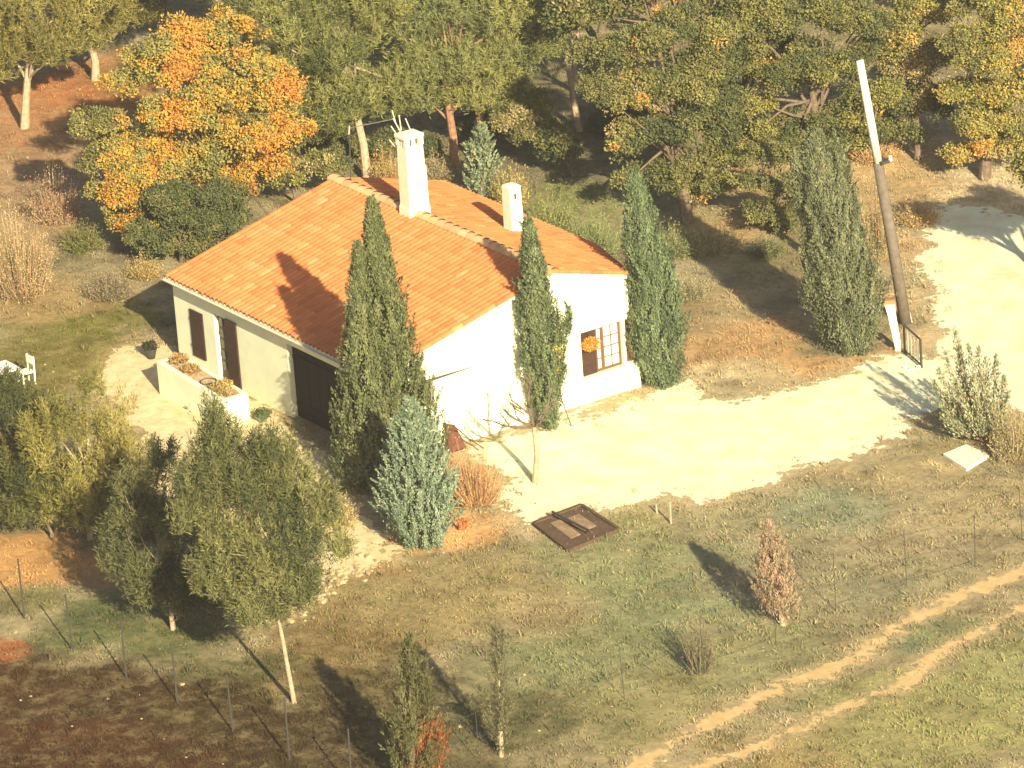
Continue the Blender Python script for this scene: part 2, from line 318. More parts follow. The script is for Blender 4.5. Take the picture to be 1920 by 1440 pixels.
bd = np.array([L-7.7, 8.12-9.22, 0]); bl = np.linalg.norm(bd); bd /= bl; bn = np.array([-bd[1], bd[0], 0])
panel(wall, (7.7, 9.22, 0), bd, bl-.32, lambda s: zb(9.22+bd[1]*s)-E_-.01, [], bn)
wall.box((L-.26, 7.90, -.1), (L+.05, 8.36, .74))                       # low pier by the corner window
wall.build('wall', M['plaster'], house)
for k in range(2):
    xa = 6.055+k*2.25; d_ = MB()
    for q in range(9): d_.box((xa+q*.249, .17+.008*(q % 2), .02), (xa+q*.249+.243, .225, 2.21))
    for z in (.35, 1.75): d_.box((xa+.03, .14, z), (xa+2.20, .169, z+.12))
    d_.build('shade_boarding', M['shadewood'], house)  # guessed door boards in place of deep shade, which their colour carries
# tiled roof: rows of half-round tiles, each row lapping the one below
def tiles(x0, x1, y0, y1, z_of, up, clip=None, pitch=.212, row=.36):
    n = int(round((x1-x0)/pitch)); K = 8; V = []; Fs = []; C = []
    rows = int(math.ceil(abs(y1-y0)/row)); sg = 1 if y1 > y0 else -1      # y0 = eave side, y1 = ridge side
    for r in range(rows):
        ya = y0+sg*r*row; yb = y0+sg*min((r+1)*row+.05, abs(y1-y0))
        ja = (rng.random(n)-.5)*.03
        for i in range(n):
            base = np.array([.52, .178, .066])*(1+.065*rng.standard_normal()); tint = rng.random()
            if tint > .92: base = np.array([.54, .225, .10])*(1+.08*rng.standard_normal())
            elif tint < .07: base = np.array([.46, .14, .05])
            b0 = len(V)
            for j, (yy, lift) in enumerate(((ya+ja[i], .012), (yb, .0))):
                for k in range(K+1):
                    tt = k/K; x = x0+(i+tt)*(x1-x0)/n
                    if clip is not None: yc = min(yy, float(clip(x)))
                    else: yc = yy
                    z = z_of(yc)+0.085*math.sin(math.pi*tt)**.75+lift-.02*(tt in (0, 1)); V.append((x, yc, z)); C.append(base)
            for k in range(K): Fs.append((b0+k, b0+k+1, b0+K+2+k, b0+K+1+k) if sg > 0 else (b0+k+1, b0+k, b0+K+1+k, b0+K+2+k))
            # front lip of the tile
            for k in range(K+1):
                v = V[b0+k]; V.append((v[0], v[1], v[2]-.03)); C.append(base*.9)
            b1 = b0+2*(K+1)
            for k in range(K): Fs.append((b1+k, b1+k+1, b0+k+1, b0+k))
    return V, Fs, C
OV = .22
V1, F1, C1 = tiles(-.06, L+.05, -OV, YR, zf, 1)
V2, F2, C2 = tiles(-.06, L+.05, 9.50, YR, zb, 1, clip=lambda x: ymax(x)+.06)
b0 = len(V1)
me = np_mesh('roof', np.array(V1+V2), np.array(F1+[tuple(i+b0 for i in f) for f in F2]), np.array(C1+C2))
roof = link('roof', me, M['tiles'], house)
rb = MB(); e = .03
rb.hexa([(-.04,-OV+.03,zf(-OV+.03)-.09),(L+.03,-OV+.03,zf(-OV+.03)-.09),(L+.03,YR,HR-.09),(-.04,YR,HR-.09),(-.04,-OV+.03,zf(-OV+.03)-.01),(L+.03,-OV+.03,zf(-OV+.03)-.01),(L+.03,YR,HR-.01),(-.04,YR,HR-.01)])
P = [(-.04, YR), (L+.03, YR), (L+.03, 8.22), (7.7, 9.38), (-.04, 9.38)]
rb.add([(x, y, zb(y)-.09) for x, y in P]+[(x, y, zb(y)-.01) for x, y in P], [(4,3,2,1,0),(5,6,7,8,9)]+[(i, (i+1) % 5, 5+(i+1) % 5, 5+i) for i in range(5)])
rb.build('roof_deck', M['chimney'], roof)
# ridge tiles
RV, RF, RC = [], [], []
nr = 30
for i in range(nr):
    xa = -.08+i*(L+.16)/nr; xb = xa+(L+.16)/nr+.05; c = np.array([.70, .46, .24])*(1+.12*rng.standard_normal()); bb0 = len(RV)
    for x, lift, rr in ((xa, .0, .15), (xb, .03, .165)):
        for k in range(9):
            th = math.pi*k/8; RV.append((x, YR+rr*1.15*math.cos(th), HR+.02+lift+rr*.8*math.sin(th))); RC.append(c)
    for k in range(8): RF.append((bb0+k, bb0+k+1, bb0+10+k, bb0+9+k))
link('ridge_tiles', np_mesh('ridge_tiles', RV, RF, np.array(RC)), M['tiles'], roof)
# gutter along the front eave
g = MB(); gy = -OV-.03; gz = zf(-OV)-.045
n = 8; secs = []
for x in (-.10, L+.08):
    secs.append([(x, gy-.055*math.cos(math.pi*k/n)-.02, gz-.06*math.sin(math.pi*k/n)) for k in range(n+1)]+[(x, gy-.045*math.cos(math.pi*(n-k)/n)-.02, gz-.05*math.sin(math.pi*(n-k)/n)) for k in range(n+1)])
k2 = len(secs[0]); g.add(secs[0]+secs[1], [(i, (i+1) % k2, k2+(i+1) % k2, k2+i) for i in range(k2)]+[tuple(range(k2))[::-1], tuple(range(k2, 2*k2))])
g.build('gutter', M['gutter'], house)
MB().hexa([(-.03,-OV+.05,H-.20),(L+.02,-OV+.05,H-.20),(L+.02,-.002,H-.26),(-.03,-.002,H-.26),(-.03,-OV+.05,H-.105),(L+.02,-OV+.05,H-.105),(L+.02,-.002,H-.05),(-.03,-.002,H-.05)]).build('eave_board', M['soffit'], house)
# chimneys
def chimney(x0, x1, y0, y1, zbase, zt, slot):
    c = MB(); cx, cy = (x0+x1)/2, (y0+y1)/2
    def ring(s, z): return [(cx+(x-cx)*s, cy+(y-cy)*s, z) for x, y in ((x0,y0),(x1,y0),(x1,y1),(x0,y1))]
    def stack(levels):
        for (s0, z0), (s1, z1) in zip(levels[:-1], levels[1:]): c.hexa(ring(s0, z0)+ring(s1, z1))
    hh = zt-zbase
    if slot:
        stack([(1.22, zbase-.5), (1.14, zbase+.22), (1.05, zbase+.3), (1.0, zbase+hh*.62)])
        stack([(1.0, zbase+hh*.62+.001), (.96, zt-.36)])
        for dx in (-1, 1):
            for dy in (-1, 1):
                px, py = cx+dx*(x1-x0)*.39, cy+dy*(y1-y0)*.39; c.box((px-.07, py-.07, zt-.36), (px+.07, py+.07, zt-.13))
        c.box((cx-.05, y0+.02, zt-.36), (cx+.05, y0+.12, zt-.13)); c.box((x1-.12, cy-.05, zt-.36), (x1-.02, cy+.05, zt-.13))
        stack([(1.10, zt-.13), (1.10, zt-.03), (.8, zt)])
        c.box((x1-.002, y0+.25, zbase-.3), (x1+.09, y1-.02, zbase+hh*.60))
    else:
        stack([(1.25, zbase-.5), (1.12, zbase+.12), (1.0, zbase+.2), (.93, zt-.12)]); stack([(.98, zt-.119), (.90, zt-.05), (.5, zt)])
    o = c.build('chimney', M['chimney'], roof, bevel=.012)
    if slot: MB().box((cx-.12, cy-.12, zt-.355), (cx+.12, cy+.12, zt-.14)).build('flue', M['iron'], o)
    else: MB().box((x1*.93+cx*.07-.02, cy-.05, zt-.42), (x1*.93+cx*.07+.004, cy+.02, zt-.25)).build('vent_hole', M['iron'], o)
chimney(3.93, 4.43, 5.42, 6.02, 4.10, 6.52, True)
chimney(5.98, 6.40, 7.50, 7.92, 3.50, 4.98, False)
# shutters, doors and windows of the front
sh = MB().box((.865, -.035, .455), (1.555, .03, 1.865))
for z in (.75, 1.55): sh.box((.88, -.055, z), (1.54, -.036, z+.09))
for x in (1.04, 1.21, 1.38): sh.box((x-.004, -.0385, .46), (x+.004, -.0352, 1.86))
sh.build('shutter', M['brown'], house)
MB().box((2.16, .14, .02), (2.80, .20, 2.06)).build('door', M['frame'], house)
dp = MB()
for i in range(2):
    for j in range(5): dp.box((2.24+i*.26, .128, .35+j*.33), (2.45+i*.26, .139, .62+j*.33))
dp.build('door_pane', M['dark_pane'], house)
sh = MB().box((2.84, -.06, .08), (3.42, -.015, 2.10))
for z in (.45, 1.1, 1.75): sh.box((2.86, -.08, z), (3.40, -.061, z+.09))
sh.build('shutter', M['brown'], house)
MB().box((L-.20, .46, 1.46), (L-.15, 1.55, 2.09)).build('shutter', M['shadewood'], house)
MB().hexa([(L-.02,.44,2.10),(L+.14,.44,2.10),(L+.01,2.85,2.10),(L-.02,2.85,2.10),(L-.02,.44,2.17),(L+.14,.44,2.17),(L+.01,2.85,2.12),(L-.02,2.85,2.12)]).build('shadow_strip', M['timber'], house)  # dark tapered strip standing in for a shadow line on the gable
win = MB(); XF = L-.10
y0, y1, z0, z1 = 6.49, 7.86, .78, 2.09
win.box((XF-.05, y0, z0), (XF, y1, z0+.07)); win.box((XF-.05, y0, z1-.06), (XF, y1, z1))
for y, wd in ((7.02, .05), (7.20, .10), (7.80, .06)): win.box((XF-.05, y, z0+.07), (XF, y+wd, z1-.06))
wo = win.build('window', M['frame'], house)
pn = MB(); pn.box((XF-.045, 7.07, z0+.07), (XF-.03, 7.20, z1-.06)); pn.box((XF-.045, 7.30, z0+.07), (XF-.03, 7.80, z1-.06)); pn.build('pane', M['pane'], wo)
mu = MB()
for j in range(1, 4):
    z = z0+.07+j*(z1-z0-.13)/4; mu.box((XF-.029, 7.07, z-.012), (XF-.008, 7.20, z+.012)); mu.box((XF-.029, 7.30, z-.012), (XF-.008, 7.80, z+.012))
mu.box((XF-.0295, 7.54, z0+.07), (XF-.0085, 7.565, z1-.06)); mu.build('muntin', M['frame'], wo)
MB().box((L-.02, 6.43, .70), (L+.07, 7.96, .757)).build('window_sill', M['plaster'], house)
s1 = MB().box((XF-.04, 6.48, .775), (XF+.02, 7.01, 2.095)); s1.box((XF+.021, 6.52, 1.0), (XF+.035, 6.98, 1.07)); s1.box((XF+.021, 6.52, 1.75), (XF+.035, 6.98, 1.82)); s1.build('shutter', M['brown'], house)
MB().box((L-.16, 7.98, .81), (L-.10, 8.33, 2.09)).build('shutter', M['rust'], house)

# ------------------------------------------------------------------ leaves and trees
def unit(v): return v/(np.linalg.norm(v, axis=-1, keepdims=True)+1e-9)
def rand_dir(n): return unit(rng.standard_normal((n, 3)))
def rhombs(P, D, ln, wd, col, N=None):   # one pointed leaf per row: base P, direction D, length, width
    n = len(P); D = unit(D); S = unit(np.cross(D, rand_dir(n) if N is None else unit(N)+.45*rng.standard_normal((n, 3))))
    ln = np.broadcast_to(np.asarray(ln, float).reshape(-1, 1), (n, 1)); wd = np.broadcast_to(np.asarray(wd, float).reshape(-1, 1), (n, 1))
    B = np.cross(D, S)
    V = np.stack([P, P+D*ln*.45+S*wd*.5+B*wd*.12, P+D*ln, P+D*ln*.45-S*wd*.5+B*wd*.12], 1).reshape(-1, 3)
    Fc = np.arange(4*n).reshape(n, 4); C = np.repeat(np.clip(col, .003, .9), 4, 0); return V, Fc, C
def crown(parts, name, mt, parent):
    V = np.vstack([p[0] for p in parts]); C = np.vstack([p[2] for p in parts]); o = 0; Fs = []
    for p in parts: Fs.append(p[1]+o); o += len(p[0])
    return link(name, np_mesh(name, V, np.vstack(Fs), C), mt, parent)
def tint(n, c, a=.22, hue=.08):
    c = np.broadcast_to(np.asarray(c, float), (n, 3)); return c*(1+a*rng.standard_normal((n, 1)))*(1+hue*rng.standard_normal((n, 3)))
def plumes(base, top, R, n, prof, colr, colr2, ln=.16, wd=.05, rise=1.0, plen=.5, lean_out=.35, per=14, edge=.75, thick=.06, lumpy=1.0):
    # foliage sprays round an axis from base to top: prof(t) is the outline, rise the upward slant of each spray
    base = np.array(base, float); top = np.array(top, float); ax = top-base; Hh = np.linalg.norm(ax)
    t = rng.random(n)**.92; th = rng.random(n)*2*math.pi; fr = prof(t)
    ph = rng.random(3)*6; lump = 1+lumpy*(.15*np.sin(2*th+5*t+ph[0])+.13*np.sin(5*th-9*t+ph[1])+.08*np.sin(9*th+17*t+ph[2])+.10*rng.standard_normal(n))
    r = R*fr*lump*(edge+(1-edge)*rng.random(n)**.5)*np.where(rng.random(n) < .3, rng.random(n), 1)
    rad = np.stack([np.cos(th), np.sin(th), np.zeros(n)], 1); C0 = base+ax*t[:, None]+rad*r[:, None]
    d = unit(rad*lean_out*(.6+.8*rng.random((n, 1)))+np.array([0, 0, 1])*rise+.18*rng.standard_normal((n, 3)))
    pl = plen*(.5+.8*rng.random(n))*np.clip(.45+.8*fr, .3, 1.1)
    s = rng.random((n, per)); Pp = (C0[:, None]+d[:, None]*((s-.5)*pl[:, None])[..., None]+thick*rng.standard_normal((n, per, 3))*(1.08-s)[..., None]).reshape(-1, 3)
    dd = (d[:, None]+.36*rng.standard_normal((n, per, 3))).reshape(-1, 3)
    mixv = np.clip(.5+.35*rng.standard_normal(n), 0, 1)[:, None]; cc = np.asarray(colr)*(1-mixv)+np.asarray(colr2)*mixv
    cc = tint(n*per, np.repeat(cc, per, 0), .12, .05); k = n*per
    return rhombs(Pp, dd, ln*(.6+.8*rng.random(k)), wd*(.7+.6*rng.random(k)), cc, N=np.repeat(rad+np.array([0, 0, .2]), per, 0)+.6*unit(Pp-np.repeat(C0, per, 0)))
def blobs(blist, ncl, per, colf, rc=.32, leaf=.11, wd=None, up=.2, shell=.72):
    # leaf clusters on and inside a set of ellipsoids (centre, radii)
    if per > 30: leaf *= .78; per = int(per*1.5)
    vol = np.array([b[1][0]*b[1][1]+b[1][0]*b[1][2] for b in blist]); pr = vol/vol.sum(); k = rng.choice(len(blist), ncl, p=pr)
    Cn = np.array([b[0] for b in blist], float)[k]; Rn = np.array([b[1] for b in blist], float)[k]
    d = rand_dir(ncl); d[:, 2] = np.where(d[:, 2] < -.35, -d[:, 2]*.6, d[:, 2]); d = unit(d)
    q = shell+(1.06-shell)*rng.random(ncl); q = np.where(rng.random(ncl) < .18, q*rng.random(ncl), q); c = Cn+d*Rn*q[:, None]
    rr = rc*(.55+.9*rng.random(ncl)); ld = rand_dir(ncl*per)*(rng.random((ncl*per, 1))**.4)
    P = np.repeat(c, per, 0)+ld*np.repeat(rr, per)[:, None]*np.array([1, 1, .75])
    col = colf(c, k); col = tint(ncl*per, np.repeat(col, per, 0), .10, .04)
    dd = unit(ld)+.8*rng.standard_normal((ncl*per, 3))+np.array([0, 0, up]); n = ncl*per
    return rhombs(P, dd, leaf*(.6+.8*rng.random(n)), (wd or leaf*.75)*(.7+.6*rng.random(n)), col, N=unit(ld)+np.repeat(d, per, 0)*.9), c
def limbs(base, pts_to, r0, trunk_h=None, n=14, bend=.15, trunk_top=None):
    mb = MB(); base = np.array(base, float); tt = np.array(trunk_top, float)
    mb.tube([base+(0, 0, -.2), base+(tt-base)*.25+rng.standard_normal(3)*.04, base+(tt-base)*.6+rng.standard_normal(3)*.06, tt], [r0*1.3, r0, r0*.8, r0*.45], 9)
    sel = pts_to[rng.choice(len(pts_to), min(n, len(pts_to)), replace=False)] if len(pts_to) else []
    for p in sel:
        s = .35+.6*rng.random(); a = base+(tt-base)*s; mid = (a+p)/2+np.array([0, 0, bend])+rng.standard_normal(3)*.12
        mb.tube([a, mid, p], [r0*.42*(1.2-s*.6), r0*.25, r0*.06], 6)
    return mb
def profile_cyp(t): return np.clip(np.minimum((t+.14)/.30, 1), 0, 1)**.6*np.clip(1-t, 0, 1)**.80*1.28
def profile_egg(t): return np.clip((t+.06)/.30, 0, 1)**.75*np.clip(1-t, 0, 1)**.85*1.45
def profile_ovl(t): return np.clip((t+.10)/.34, 0, 1)**.7*np.clip((1-t)/.66, 0, 1)**.62
def profile_jun(t): return np.clip((t+.16)/.36, 0, 1)**.7*np.clip(1-t, 0, 1)**.8*1.25
def profile_col(t): return np.clip((t+.10)/.25, 0, 1)**.7*np.clip((1-t)/.42, 0, 1)**.55

def conifer(name, base_uv, top_uv, R, label, cat, n, c1, c2, prof=profile_cyp, axes=None, group=None, base=None, bark='bark', **kw):
    b = gnd(*base_uv) if base is None else np.array(base, float); tp = above(b, *top_uv)
    root = empty(name, b, label, cat, group); parts = [plumes(b+(0, 0, .12), tp, R, n, prof, c1, c2, **kw)]
    for (bu, tu, r2, n2) in (axes or []):
        b2 = above(b, *bu) if len(bu) == 2 else np.array(bu, float); t2 = above(b2, *tu); parts.append(plumes(b2, t2, r2, n2, prof, c1, c2, **kw))
    crown(parts, 'crown', M['needle'], root)
    MB().tube([b+(0, 0, -.15), b+(tp-b)*.35, b+(tp-b)*.8], [R*.14+.03, R*.09+.02, .015], 8).build('trunk', M[bark], root)
    return root
GREEN1, GREEN2 = (.075, .095, .045), (.20, .21, .10)
BLUE1, BLUE2 = (.14, .195, .13), (.30, .36, .25)
conifer('cypress_tree', (735,900), (697,380), .98, 'tall dark double-tipped cypress at the front corner of the house', 'cypress', 1150, GREEN1, GREEN2,
        base=(12.05, -.45, 0), axes=[((11.9,-1.35,0),(671,462),.74,520)], ln=.085, wd=.036, plen=.75, per=84, thick=.085, lean_out=.16)
conifer('cypress_tree', (1030,795), (990,415), .50, 'slim cypress standing against the white gable wall', 'cypress', 620, (.08,.105,.055), (.20,.235,.125), base=(11.75, 4.75, 0), prof=profile_ovl, ln=.085, wd=.034, plen=.7, per=80, thick=.07, lean_out=.12,
        axes=[((1045,690),(1070,575),.13,30)])
conifer('cypress_tree', (1242,722), (1188,328), .74, 'green cypress just right of the small paned gable window', 'cypress', 820, (.08,.11,.06), (.19,.235,.13), prof=profile_ovl, ln=.085, wd=.034, plen=.75, per=84, thick=.08, lean_out=.14,
        axes=[((1248,640),(1240,450),.42,120)])
conifer('cypress_tree', (1600,658), (1526,258), .98, 'broad feathery cypress standing left of the utility pole', 'cypress', 1250, (.085,.10,.06), (.23,.24,.14), prof=profile_ovl, ln=.09, wd=.032, plen=1.0, per=92, thick=.085, lean_out=.18,
        axes=[((1560,600),(1492,300),.45,130),((1600,600),(1568,262),.5,130)])
conifer('juniper_shrub', (792,1022), (768,758), .95, 'blue-green juniper in front of the tall double-tipped cypress', 'juniper', 640, BLUE1, BLUE2, prof=profile_egg, ln=.075, wd=.034, plen=.80, lean_out=.50, per=115, thick=.06, edge=.5)
conifer('juniper_shrub', (905,372), (902,238), .48, 'small grey-green juniper behind the house between the two chimneys', 'juniper', 150, (.15,.19,.11), (.30,.35,.22), prof=profile_egg, ln=.11, wd=.045, plen=.75, lean_out=.6, per=40, thick=.05, edge=.5)
def fan(name, base_uv, ends, label, cat, c1, c2, rad=.10, per=230, ln=.11, wd=.04, bark='bark'):
    # foliage carried on separate sprays that spread from one root; ends = (u, v, depth shift) of the tips
    b = gnd(*base_uv); root = empty(name, b, label, cat); parts = []; mb = MB()
    for (u, v, dp) in ends:
        e = above(b, u, v)+FH*dp; D = e-b; l = np.linalg.norm(D); sag = np.array([D[0], D[1], 0])*.16
        f = .22+.78*rng.random(per); rr = rad*(.35+1.3*np.sin(np.pi*np.clip(f, 0, .98)**1.3)); P = b+D*f[:, None]+sag*np.sin(np.pi*f)[:, None]+rng.standard_normal((per, 3))*(rr*.5)[:, None]
        mx = np.clip(.45+.3*rng.standard_normal(), 0, 1); c = tint(per, np.array(c1)*(1-mx)+np.array(c2)*mx, .25)
        parts.append(rhombs(P, D/l+np.array([0, 0, .25])+.42*rng.standard_normal((per, 3)), ln*(.6+.8*rng.random(per)), wd, c)); mb.tube([b, b+D*.5+sag, b+D*.9], [.03, .018, .006], 5)
    crown(parts, 'crown', M['needle'], root); mb.build('branches', M[bark], root); return root
ends = [(1790,618,.1),(1760,690,-.1),(1752,720,.2),(1772,660,0),(1800,650,.4),(1815,640,-.3),(1835,655,.1),(1760,752,-.2),(1788,700,-.5),(1820,690,-.6),(1850,680,.3),(1868,668,0),(1880,700,-.3),(1805,740,-.5),(1770,780,-.1),(1850,720,-.6),(1890,740,.1),(1830,760,-.6),(1800,675,.6),(1860,745,-.4),(1790,760,.4),(1840,700,.7),(1878,770,.3)]
fan('juniper_shrub', (1850,830), ends, 'open ragged juniper near the square concrete slab at the drive end', 'juniper', (.19,.20,.12), (.36,.37,.23), rad=.10, per=300, bark='pinkbark')
conifer('young_conifer', (1470,1172), (1440,985), .50, 'small rust-tinged conifer alone in the field above the track', 'young conifer', 300, (.26,.23,.15), (.42,.27,.19), prof=lambda t: np.clip((t-.08)/.2, 0, 1)**.7*np.clip(1-t, 0, 1)**.9*1.7, ln=.09, wd=.022, plen=.5, per=46, thick=.05, lean_out=.2, bark='palebark')
conifer('young_conifer', (775,1492), (766,1205), .62, 'feathery conifer with rust-red skirt at the bottom edge', 'young conifer', 260, (.075,.075,.035), (.15,.145,.07), prof=profile_ovl, ln=.10, wd=.024, plen=.8, per=46, thick=.05, lean_out=.25)
q = gnd(797, 1478); rs = empty('heather_shrub', q, 'rust-red shrub at the foot of the bottom-edge conifer', 'shrub')
crown([plumes(q+(0, 0, .05), q+(0, 0, 1.9),   .5, 260, profile_col, (.22,.07,.03), (.32,.13,.05), ln=.09, wd=.022, per=40, plen=.6, lean_out=.2)], 'crown', M['needle'], rs)
MB().tube([q+(0, 0, -.1), q+(0, 0, .8)], [.05, .02]).build('stem', M['bark'], rs)
conifer('young_conifer', (940,1418), (932,1175), .27, 'thin grey-green conifer low in the middle of the field', 'young conifer', 130, (.10,.095,.055), (.18,.17,.10), prof=profile_ovl, ln=.09, wd=.02, plen=.6, per=36, thick=.04, bark='palebark')

def oak(base_uv, blist, label, ncl, per, colf, r0=.16, rc=.24, leaf=.10, name='oak_tree', cat='tree', group=None, bark='bark', ttop=None, base=None, nl=16):
    # blist: (u, v, rx, rz, dy) - lobes seen at a pixel, with radii in metres and a shift in depth
    b = gnd(*base_uv) if base is None else np.array(base, float)
    bl = [(above(b, u, v)+FH*dy, (rx, rx, rz)) for u, v, rx, rz, dy in blist]
    bl = [((c[0], c[1], max(c[2], r[2]*.75)), r) for c, r in bl]; b2 = []
    for c, r in bl:
        b2.append((c, tuple(np.array(r)*.68)))
        for q in range(6):
            d = rand_dir(1)[0]; d[2] = abs(d[2])*.9-.15; f = .26+.22*rng.random(); cc = np.array(c)+d*np.array(r)*(.72+.25*rng.random())
            if cc[2] > r[2]*f: b2.append((tuple(cc), (r[0]*f, r[0]*f, r[0]*f*.85)))
    bl = b2
    root = empty(name, b, label, cat, group); part, c = blobs(bl, ncl, per, colf, rc, leaf); crown([part], 'crown', M['leaf'], root)
    top = above(b, *ttop) if ttop else np.mean([x[0] for x in bl], 0)
    limbs(b, c, r0, n=nl, trunk_top=top).build('trunk', M[bark], root); return root
def colmix(cols, w, sc=.9, seed=0):
    cols = np.array(cols); w = np.cumsum(w)/np.sum(w)
    def f(c, k):
        s = fnoise(c[:, 0]+seed*7.3+c[:, 2]*.6, c[:, 1]-c[:, 2]*.8, sc)*1.7+.5+.16*rng.standard_normal(len(c)); s = np.clip(s, 0, .999)
        return cols[np.searchsorted(w, s)]
    return f
OLIVE, YGREEN, YEL, ORA, DGREEN, BUFF = (.165,.16,.065), (.27,.245,.08), (.44,.275,.06), (.52,.235,.06), (.095,.11,.05), (.36,.28,.14)
aut = colmix([OLIVE, YGREEN, YEL, ORA], [.18, .22, .36, .24], .8, 1)
oak((415,440), [(300,130,1.2,1.0,0),(370,110,1.3,1.0,.3),(450,150,1.3,1.1,0),(520,190,1.1,.9,.2),(390,200,1.6,1.1,-.8),(450,240,1.3,1.0,-.9),(330,220,1.2,.9,-.4),(545,250,.7,.7,0),(400,290,1.3,.8,-.7),(245,160,.7,.6,.2),(340,300,1.0,.7,-.3),(480,310,.9,.6,-.4),(430,350,1.0,.6,-.2),(350,80,.9,.7,.3),(440,70,.9,.7,.3)],
    'large golden-orange oak behind the left end of the house', 1250, 50, aut, r0=.2, rc=.24, leaf=.11, ttop=(400,180))
oak((262,470), [(190,240,.8,.5,0),(240,290,1.1,.7,0),(230,360,.9,.7,-.2),(280,330,1.1,.8,-.3),(300,400,1.0,.6,-.4),(200,300,.8,.6,0),(250,420,.8,.5,-.2),(170,240,.5,.35,.1)],
    'smaller yellow-green oak below and left of the golden oak', 800, 55, colmix([OLIVE, YGREEN, YEL, ORA], [.30, .30, .26, .14], .9, 2), r0=.12, rc=.22, leaf=.10)
oak((340,492), [(300,440,.9,.5,0),(360,410,1.0,.5,0),(410,380,.8,.5,0),(330,380,.9,.5,.4),(420,430,.9,.5,.1),(360,460,.9,.4,0),(280,460,.6,.35,0)],
    'dull green bushy oak against the left roof edge', 650, 55, colmix([DGREEN, OLIVE, YGREEN], [.4, .4, .2], 1, 3), r0=.08, rc=.20, leaf=.095)
oak((560,385), [(480,340,.8,.5,0),(540,330,.9,.6,0),(600,320,.7,.5,.3),(520,290,.7,.5,.3)],
    'green and yellow shrub behind the left end of the ridge', 260, 55, colmix([DGREEN, OLIVE, YGREEN, BUFF], [.35, .35, .2, .1], 1, 4), r0=.06, rc=.20, leaf=.095, name='shrub', cat='shrub')
midoak = colmix([DGREEN, OLIVE, (.22,.21,.075), BUFF, (.55,.30,.08)], [.28, .36, .25, .09, .03], .8, 5)
oak((1290,418), [(1150,110,1.1,.9,.2),(1210,90,1.0,.9,0),(1180,190,1.1,.8,0),(1250,170,1.1,.9,-.2),(1290,240,1.0,.8,-.2),(1200,260,.9,.6,-.3),(1310,150,1.0,.9,.3),(1280,320,.8,.6,-.3),(1340,280,.5,.5,0),(1260,60,.8,.8,.5),(1360,200,.7,.6,.1),(1340,90,.8,.7,.4),(1240,340,.6,.4,-.2),(1340,345,.6,.4,0),(1300,370,.6,.35,.2),(1190,330,.5,.4,.1),(1120,170,.7,.6,.3),(1350,250,.7,.6,.2)],
    'tall olive-green oak right of the pale leaning pine trunk', 1500, 48, midoak, r0=.17, rc=.23, leaf=.10)
oak((1545,310), [(1420,60,1.2,1.0,.3),(1500,40,1.2,1.0,.3),(1600,50,1.2,1.0,.3),(1680,90,1.1,.9,.2),(1550,130,1.3,.9,-.3),(1460,150,1.0,.8,-.2),(1640,180,1.0,.7,-.4),(1380,110,.9,.9,.2),(1560,220,.8,.5,-.3),(1700,200,.7,.5,0),(1400,200,.7,.5,-.2),(1430,240,.6,.4,-.3),(1640,240,.7,.4,0),(1720,30,1.0,.8,.5),(1350,20,1.0,.8,.5),(1400,270,.7,.5,0),(1480,250,.8,.5,0),(1520,290,.7,.4,.1),(1600,270,.7,.4,.1),(1370,320,.6,.4,.2)],
    'wide olive oak behind the top of the utility pole', 1800, 48, colmix([DGREEN, OLIVE, (.23,.22,.07), YGREEN, (.55,.32,.09)], [.22, .34, .26, .13, .05], .8, 6), r0=.18, rc=.24, leaf=.10)
oak((1455,440), [(1440,290,.6,.5,0),(1460,350,.7,.5,0),(1430,400,.6,.4,0),(1500,400,.5,.4,.3),(1480,300,.6,.5,.3),(1400,350,.5,.4,.2),(1470,420,.6,.3,0)],
    'low scrubby oak beside the broad feathery cypress', 260, 50, colmix([DGREEN, OLIVE, (.22,.21,.08)], [.35, .4, .25], 1, 7), r0=.07, rc=.20, leaf=.095)
oak((1845,335), [(1800,80,.7,.6,-.3),(1850,110,1.1,.9,0),(1900,60,1.1,1.0,.3),(1890,180,1.1,.8,-.2),(1840,230,.9,.6,-.3),(1950,150,1.2,1.0,.2),(1850,20,1.0,.9,.6),(1880,280,.9,.5,0),(1810,180,.7,.6,.2),(1800,290,.6,.4,.2),(1930,250,.9,.6,0)],
    'yellow-tinged oak in the top right corner', 1400, 48, colmix([OLIVE, YGREEN, (.38,.28,.08), BUFF, (.60,.34,.09)], [.22, .28, .24, .16, .10], .8, 8), r0=.16, rc=.23, leaf=.10)
oak((2010,560), [(1960,330,.9,.7,0),(2040,330,1.2,.9,0),(2100,300,1.0,.9,0)],
    'oak just beyond the right edge shading the track entrance', 420, 45, colmix([OLIVE, YGREEN, BUFF], [.4, .4, .2], .8, 9), r0=.15, rc=.34, leaf=.13)
oak((1330,345-30), [(1350,-30,1.3,1,0),(1250,-40,1.3,1,0),(1150,-10,1.2,.9,0),(1080,20,1.0,.8,0)],
    'oak crown along the top edge above the leaning pine trunk', 420, 50, midoak, r0=.15, rc=.34, leaf=.13)
oak((1640,-40), [(1600,-250,1.5,1.2,0),(1720,-240,1.5,1.1,0),(1500,-260,1.4,1.1,0),(1780,-150,1.1,.9,0)],
    'far oak beyond the top edge behind the wide olive oak', 380, 45, midoak, r0=.18, rc=.4, leaf=.15)

